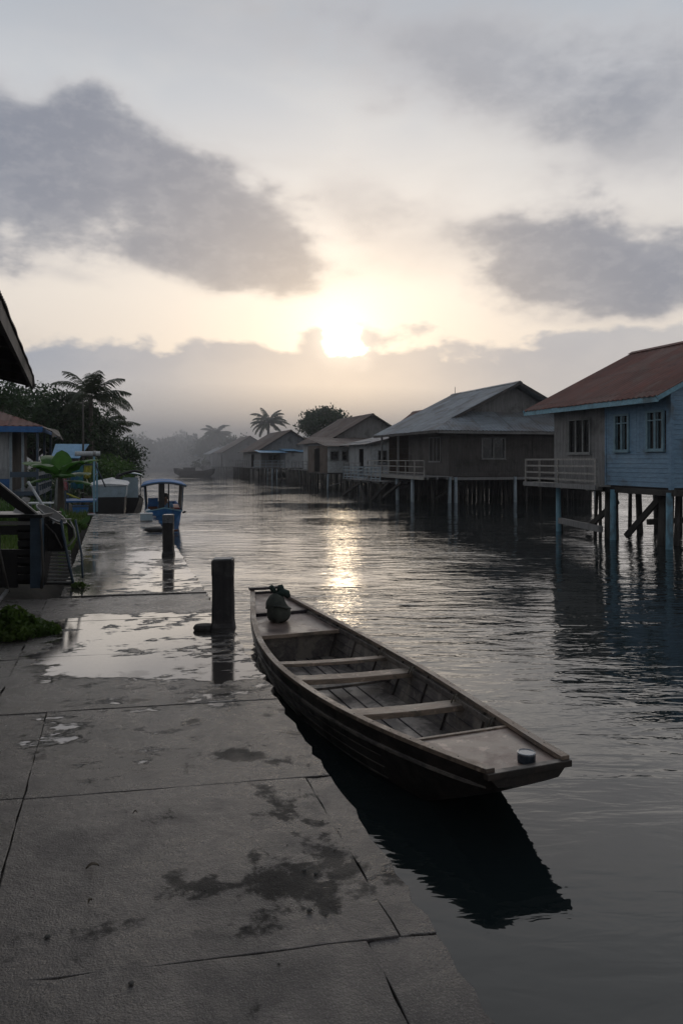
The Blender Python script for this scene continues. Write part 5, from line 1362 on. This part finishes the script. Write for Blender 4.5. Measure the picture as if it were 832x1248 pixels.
lf, rf_ = fitp(Ll), fitp(Rl)
def zg(a): return sheer(min(1, max(0, a/BL)))
def sm(x): x = max(0, min(1, x)); return x*x*(3-2*x)
def zb(a):
    v = -.16
    if a < 1.25: v = -.16 + (zg(0)-.09+.16)*(1-sm(a/1.25*.5+.5)*2+1) if False else -.16 + (zg(0)-.09+.16)*(1-a/1.25)**1.5
    if a > BL-.8: v = max(v, -.16 + (.10+.16)*((a-(BL-.8))/.8)**1.5)
    return v
BOAT = thing('wooden_rowboat', 'long weathered wooden boat with cross thwarts moored against the quay in the foreground', 'boat', (tipc.x, tipc.y, 0), BANG)
def sect(a, inset=0.0, dz=0.0, n=6):
    l, r_, z1, z0 = lf(a)+inset, rf_(a)-inset, zg(a), zb(a)+dz
    w_ = r_-l; fl = .17*(1 if a > .9 else .75+.25*a/.9)
    cl, cr = l + w_*fl, r_ - w_*fl
    pts = []
    for k in range(n): f = k/n; pts.append((l+(cl-l)*(f**1.25), a, z1+(z0-z1)*f))
    pts += [(cl, a, z0), ((cl+cr)/2, a, z0-.01), (cr, a, z0)]
    for k in range(n-1, -1, -1): f = k/n; pts.append((r_-(r_-cr)*(f**1.25), a, z1+(z0-z1)*f))
    return pts
def woodmat(name, c1, c2, c3, rough=.65, stretch=(9, .7, 9), wet=.0, b=.5):
    m, nt, bs, tc = material(name)
    v = nt.map(tc, scale=stretch); n1 = nt.noise(v, 3, 6, .7, .2); n2 = nt.noise(tc, 3.0, 5, .65, .6); n3 = nt.noise(v, 16, 4, .7); n4 = nt.noise(tc, 11, 4, .6)
    col = nt.mix(nt.mr(n1, .40, .60), c1, c2); col = nt.mix(nt.mr(n2, .47, .60, 0, .95), col, c3); col = nt.mix(nt.mr(n3, .5, .7, 0, .6), col, tuple(x*.35 for x in c1)); col = nt.mix(nt.mr(n4, .58, .68, 0, .7), col, tuple(min(1, x*1.7) for x in c1))
    nt.put(bs.inputs['Base Color'], col); nt.put(bs.inputs['Roughness'], nt.mr(n2, .4, .6, rough, rough-.22))
    h = nt.math('ADD', nt.math('MULTIPLY', n1, .5), nt.math('ADD', nt.math('MULTIPLY', n3, .5), nt.math('MULTIPLY', n4, .3)))
    nt.put(bs.inputs['Normal'], nt.bump(h, b, .006)); return m
def seammat(name, c1, c2, c3, rough):
    """planked hull: caulked seams run along the boat"""
    m = woodmat(name, c1, c2, c3, rough); return m
MT['post_wood'] = woodmat('blackened_post_timber', (.024,.022,.024), (.014,.013,.015), (.05,.046,.046), .6, stretch=(9,9,.8), b=.9)
MT['b_out'] = woodmat('tarred_hull_planks', (.030,.024,.021), (.018,.015,.014), (.045,.034,.028), .55)
MT['b_in'] = woodmat('worn_inner_planks', (.135,.118,.108), (.075,.068,.066), (.21,.185,.16), .62)
MT['b_rail'] = woodmat('worn_gunwale_wood', (.25,.19,.145), (.17,.13,.10), (.09,.07,.058), .58)
MT['b_seat'] = woodmat('bare_thwart_wood', (.32,.245,.19), (.23,.18,.14), (.12,.10,.08), .6, stretch=(.7, 9, 9))
MT['b_deck'] = woodmat('scuffed_pinkish_deck', (.24,.18,.155), (.19,.145,.125), (.12,.095,.085), .55, stretch=(2, 2, 2), b=.4)
MT['b_floor'] = woodmat('grimy_floor_boards', (.11,.095,.085), (.06,.052,.048), (.34,.30,.27), .5, stretch=(4, 1.2, 4))
MT['b_dark'] = woodmat('dark_plum_end_board', (.030,.022,.032), (.02,.016,.022), (.05,.04,.045), .55)
secs = [sect(a) for a in ga]; n = len(secs[0])
m = MB().loft(secs); m.f.append(tuple(range(n))); m.build('hull', 'b_out', BOAT, smooth=False)
gi = [a for a in ga if .05 < a < BL-.03]
secs = [sect(a, .028, .03) for a in gi]; MB().loft(secs).build('inner_planking', 'b_in', BOAT)
# plank seams as thin battens inside and a rub rail outside
def along(off, zoff, side, a0, a1, w_, h_, name, mm, n=44, inside=False):
    secs = []
    for i in range(n+1):
        a = a0+(a1-a0)*i/n; z = zg(a)+zoff; zz0 = zb(a)
        f = max(0, (zg(a)-z)/(zg(a)-zz0)); w2 = rf_(a)-lf(a); ins = w2*.17*(f**1.25)
        x = (lf(a)+ins-off) if side < 0 else (rf_(a)-ins+off)
        secs.append([(x-w_/2, a, z-h_/2), (x+w_/2, a, z-h_/2), (x+w_/2, a, z+h_/2), (x-w_/2, a, z+h_/2)])
    return MB().loft(secs, close=True, caps=True).build(name, mm, BOAT, bevel=.003)
along(-.022, .012, -1, 0, BL, .058, .030, 'gunwale', 'b_rail')['label'] = 'left gunwale rail, worn pale along the top'
along(-.022, .012, 1, 0, BL, .058, .030, 'gunwale', 'b_rail')['label'] = 'right gunwale rail, brown and worn'
for sd in (-1, 1):
    along(.010, -.105, sd, .08, BL-.02, .020, .024, 'rubrail', 'b_in')
    for zo in (-.19, -.27, -.35):
        along(.004, zo, sd, 1.0, BL-.25, .006, .007, 'hull_seam', 'b_in')
        along(-.034, zo+.03, sd, 1.1, BL-.4, .008, .006, 'plank_seam', 'b_dark')
    along(-.040, -.050, sd, .9, BL-.2, .018, .045, 'inner_stringer', 'b_in')
# near tip cap, far end board
l0, r0 = lf(0), rf_(0)
m = MB(); m.ext(l0-.01, r0+.01, -.022, .028, zg(0)-.034, zg(0)+.005); m.build('tip_board', 'b_out', BOAT, bevel=.004)
l1, r1 = lf(BL), rf_(BL)
m = MB(); s_ = sect(BL); m.add([(x, a+.0, z) for x, a, z in s_] + [(x, a+.04, z) for x, a, z in s_], [tuple(range(n)), tuple(range(2*n-1, n-1, -1))] + [(i, i+n, (i+1) % n + n, (i+1) % n) for i in range(n)]); m.build('end_board', 'b_dark', BOAT)
MB().ext(l1-.02, r1+.02, BL-.03, BL+.05, zg(BL)+.028, zg(BL)+.06).build('end_cap', 'b_dark', BOAT, bevel=.004)
def pla(px, py, z): 
    p = G(px, py, z); return loc_(p)
def inx(a, z, mar=.03):
    f = max(0, (zg(a)-z)/(zg(a)-zb(a))); w2 = rf_(a)-lf(a); ins = w2*.17*(f**1.25)+mar
    return lf(a)+ins, rf_(a)-ins
def thwart(pts, dz, wd, th, name='thwart', mm='b_seat', sag=0, label=None):
    aL = pla(*pts[0], zg(2)-dz); aR = pla(*pts[1], zg(2)-dz); a0, a1 = aL[0], aR[0]
    z = zg((a0+a1)/2)-dz; xl, _ = inx(a0, z, .02); _, xr = inx(a1, z, .02)
    m = MB(); k = 8; secs = []
    for i in range(k+1):
        f = i/k; x = xl+(xr-xl)*f; a = a0+(a1-a0)*f; dzz = -.012*math.sin(math.pi*f)
        secs.append([(x,a-wd/2+random.uniform(-.003,.003),z+dzz-th),(x,a+wd/2,z+dzz-th),(x,a+wd/2+random.uniform(-.003,.003),z+dzz),(x,a-wd/2,z+dzz)])
    o = m.loft(secs, close=True, caps=True).build(name, mm, BOAT, bevel=.004)
    if label: o['label'] = label
    print(name, round(a0,2), round(a1,2), round(z,2)); return a0, a1, z
thwart([(338,808),(462,801)], .06, .10, .03)
aC = thwart([(353,826),(494,817)], .05, .15, .045, label='thick middle thwart')
thwart([(362,838),(440,828)], .20, .13, .025, 'lower_thwart', 'b_in')
thwart([(420,868),(553,857)], .05, .15, .045)
# near platform
aP = (pla(506,908,zg(1)-.03)[0] + pla(611,895,zg(1)-.03)[0])/2; print('platform to', aP)
def panel(a0, a1, dz, th, name, mm, n=10, mar=.012, gaps=()):
    secs = []
    for i in range(n+1):
        a = a0+(a1-a0)*i/n; z = zg(a)-dz; xl, xr = inx(a, z-th, mar); secs.append([(xl,a,z-th),(xr,a,z-th),(xr,a,z),(xl,a,z)])
    return MB().loft(secs, close=True, caps=True).build(name, mm, BOAT, bevel=.003)
panel(.03, aP, .012, .022, 'tip_deck', 'b_deck'); 
xl, xr = inx(aP, zg(aP)-.03, .01); MB().ext(xl, xr, aP+.001, aP+.03, zg(aP)-.07, zg(aP)-.002).build('deck_beam', 'b_rail', BOAT, bevel=.003)
# far benches
zf = zg(BL*.9)-.05
aB0 = pla(345,766,zf)[0]; aB1 = pla(345,747,zf)[0]; print('bench', aB0, aB1, BL)
panel(aB0, aB1, .05, .03, 'end_bench', 'b_deck'); xl, xr = inx(aB0, zg(aB0)-.08, .01); MB().ext(xl, xr, aB0-.03, aB0-.001, zg(aB0)-.085, zg(aB0)-.046).build('bench_edge', 'b_seat', BOAT, bevel=.003)
panel(aB1+.06, BL-.03, .02, .03, 'end_deck', 'b_deck'); xl, xr = inx(aB1+.06, zg(aB1)-.1, .01); MB().ext(xl, xr, aB1+.03, aB1+.058, zg(aB1)-.10, zg(aB1)-.018).build('bench_riser', 'b_dark', BOAT)
# bulkhead under the bench and floor boards just above the bilge
xs = []
def bulkhead(a, top):
    zt = zg(a)-top; p = [q_ for q_ in sect(a, .03, .03) if q_[2] <= zt]; xl, xr = inx(a, zt, .03); p = [(xl, a, zt)] + p + [(xr, a, zt)]
    MB().add(p, [tuple(range(len(p)))]).build('bulkhead', 'b_in', BOAT, solid=.02)
bulkhead(aB0+.06, .09)
secs = []
for i in range(31):
    a = .55 + (BL-.9)*i/30; z = .045; z = max(z, zb(a)+.05); xl, xr = inx(a, z, .03); secs.append([(xl, a, z), (xl+(xr-xl)*.33, a, z-.004), (xl+(xr-xl)*.66, a, z-.004), (xr, a, z)])
fl = MB().loft(secs).build('floor_boards', 'b_floor', BOAT, solid=.012)
m = MB()
for k in (-.16, -.02, .12): m.tube([(k, a, .052) for a in np.linspace(1.3, BL-1.5, 6)], .007, 5)
m.build('floor_battens', 'b_dark', fl)
# ribs
for a in (.55+.5, 1.62, 2.05, 2.55, 3.05, 3.55, 4.0, 4.45):
    p = sect(a, .03, .04); half = len(p)//2
    for part in (p[:half], p[half+1:]):
        pp = [q_ for q_ in part if q_[2] > .03]
        MB().tube([Vector(q_)+Vector((0,0,-.01)) for q_ in pp], .018, 4).build('rib', 'b_out', BOAT)
# lashings where thwarts meet the right side
for px, py in ((457,794),(492,815),(552,849),(607,880)):
    a = pla(px, py, zg(2))[0]; x = rf_(a)-.07; z = zg(a)
    m = MB(); m.tube([(x-.05,a,z-.05),(x-.015,a+.01,z+.005),(x+.03,a,z+.01),(x+.06,a-.01,z-.02)], .007, 5); m.tube([(x-.03,a-.02,z-.04),(x,a+.0,z+.012),(x+.03,a+.02,z-.01)], .006, 5); m.build('lashing', 'rope', BOAT, smooth=True)
Bm = Matrix.Rotation(BANG, 4, 'Z'); Bm.translation = Vector((tipc.x, tipc.y, 0))
# knotted sack
a, x, z = pla(343, 756, zf); zs = zg(a)-.05
sk = thing('knotted_sack', 'round dark knotted sack with green ties standing on the far bench of the wooden boat', 'sack', Bm @ Vector((x, a+.12, zs)), BANG)
m = MB(); secs = []; rb = random.Random(4)
prof = [(0,.0),(.10,.0),(.145,.05),(.155,.12),(.14,.19),(.135,.22),(.12,.27),(.09,.33),(.05,.365),(0,.37)]
for k in range(17):
    th = 2*math.pi*k/16; secs.append([(r_*math.cos(th)*(1+.06*math.sin(3*th+z_*20)) - (.03 if z_ > .2 else 0), r_*math.sin(th)*(1+.05*math.cos(4*th+z_*14)), z_) for r_, z_ in prof])
secs[-1] = secs[0]
m.loft(secs).build('sack_body', 'sack', sk, smooth=True, subsurf=1)
m = MB(); m.tube([(-.15,.0,.19),(-.06,-.145,.235),(.06,-.14,.20),(.135,-.04,.17),(.12,.1,.18),(0,.14,.21),(-.12,.09,.22),(-.15,0,.19)], .016, 6); m.build('tie_cord', 'sack', sk, smooth=True)
m = MB(); m.tube([(.0,.0,.34),(.05,-.01,.38),(.10,0,.36),(.13,.0,.31)], [.05,.055,.05,.03], 8); m.tube([(.0,.02,.35),(.035,.02,.43),(.03,.03,.47)], [.03,.045,.03], 8); m.tube([(-.02,.03,.35),(-.06,.05,.42),(-.09,.05,.455)], [.025,.035,.03], 8); m.build('knot', 'green_cloth', sk, smooth=True); sk.scale = (.92, .92, .88)
MB().lathe([(0,.03),(.02,.025),(.025,0),(0,-.02)], (.115,-.01,.37), 8).build('green_tag', 'leaf_bright', sk)
# rust-stained nail heads along the gunwales and thwarts
for sd in (-1, 1):
    nm = MB()
    for i in range(26):
        a_ = .25 + i*(BL-.4)/26; x_ = (lf(a_)+.022) if sd < 0 else (rf_(a_)-.022); nm.lathe([(0,.0015),(.004,.001),(.0045,-.002)], (x_+random.uniform(-.008,.008), a_, zg(a_)+.0285), 6)
    nm.build('nail_heads', 'b_dark', BOAT)
# little tin on the tip deck
a, x, z = pla(641, 931, zg(.3)-.012); x = min(x, rf_(a)-.10); print('tin', a, x)
a = max(a, .075); tn = thing('small_tin', 'small round blue-grey tin with pale lid on the near tip deck of the wooden boat', 'tin', Bm @ Vector((x, a, zg(a)-.012)), BANG)
MB().lathe([(0,0),(.050,0),(.053,.004),(.053,.046),(.050,.05)], n=28).build('tin_body', 'tin_can', tn, smooth=False)
MB().lathe([(.0505,.0505),(.054,.05),(.054,.058),(.048,.060),(.044,.056),(0,.056)], n=28).build('lid', 'lid', tn)

# ---------------------------------------------------------------- bollards
def bollard(label, loc, h, w_, seed, cap='black', tilt=(0, 0)):
    t = thing('mooring_bollard', label, 'bollard', loc, ANG*.3, 'wooden bollards along the quay edge')
    rb = random.Random(seed); m = MB(); secs = []
    prof = [(-.02,1.12),(.03,1.10),(.07,1.0),(h*.35,.99),(h*.6,.97),(h*.78,.975),(h*.785,1.0),(h*.97,1.01),(h,.985)]
    for z, k in prof:
        a = w_/2*k; c = a*.86
        ring = [(-c,-a),(0,-a*1.01),(c,-a),(a,-c),(a*1.01,0),(a,c),(c,a),(0,a*1.01),(-c,a),(-a,c),(-a*1.01,0),(-a,-c)]
        secs.append([(x+rb.uniform(-.003,.003)+tilt[0]*z, y+rb.uniform(-.003,.003)+tilt[1]*z, z) for x, y in ring])
    m.loft(secs, close=True, caps=True); m.build('post', 'post_wood', t, bevel=.006)
    m = MB(); m.add([(-w_*.42,-w_*.42,h+.004),(w_*.40,-w_*.42,h+.006),(w_*.42,w_*.40,h+.004),(-w_*.40,w_*.42,h+.003)], [(0,1,2,3)]); m.build('end_grain', cap, t, solid=.006)
    # weather crack
    if cap == 'lid': MB().ext(-w_*.46,w_*.46,-w_*.5-.012,-w_*.5-.004,h-.13,h+.002).build('metal_plate', 'lid', t, bevel=.003)
    m = MB(); yf = -w_/2*1.02-.001; m.add([(.0,yf,h*.97),(.03,yf,h*.98),(.028,yf,h*.86),(.012,yf,h*.78),(.004,yf,h*.84)], [(0,1,2,3,4)]); m.build('weather_crack', 'rubber', t, solid=.004)
    return t
bl = G(270, 769, .6); bollard('black square mooring bollard, the near one, beside the far end of the wooden boat', (bl.x, bl.y+.1, .6), .66, .205, 1, 'slate_blue')
bl2 = G(204, 677, .63); bollard('smaller-looking far mooring bollard with a pale metal-topped head, before the blue canopy boat', (bl2.x, bl2.y+.08, .63), .66, .175, 2, 'lid')
st_ = G(249, 769, .6); m = MB(); m.lathe([(0,.0),(.085,.0),(.095,.03),(.08,.065),(.03,.075),(0,.07)], n=9); o = m.build('flat_stone', 'stone', smooth=False, bevel=.006); o.location = (st_.x, st_.y+.05, .598); o.scale = (1.25,.8,.8); tag(o, 'flat dark stone at the foot of the near bollard', 'stone')
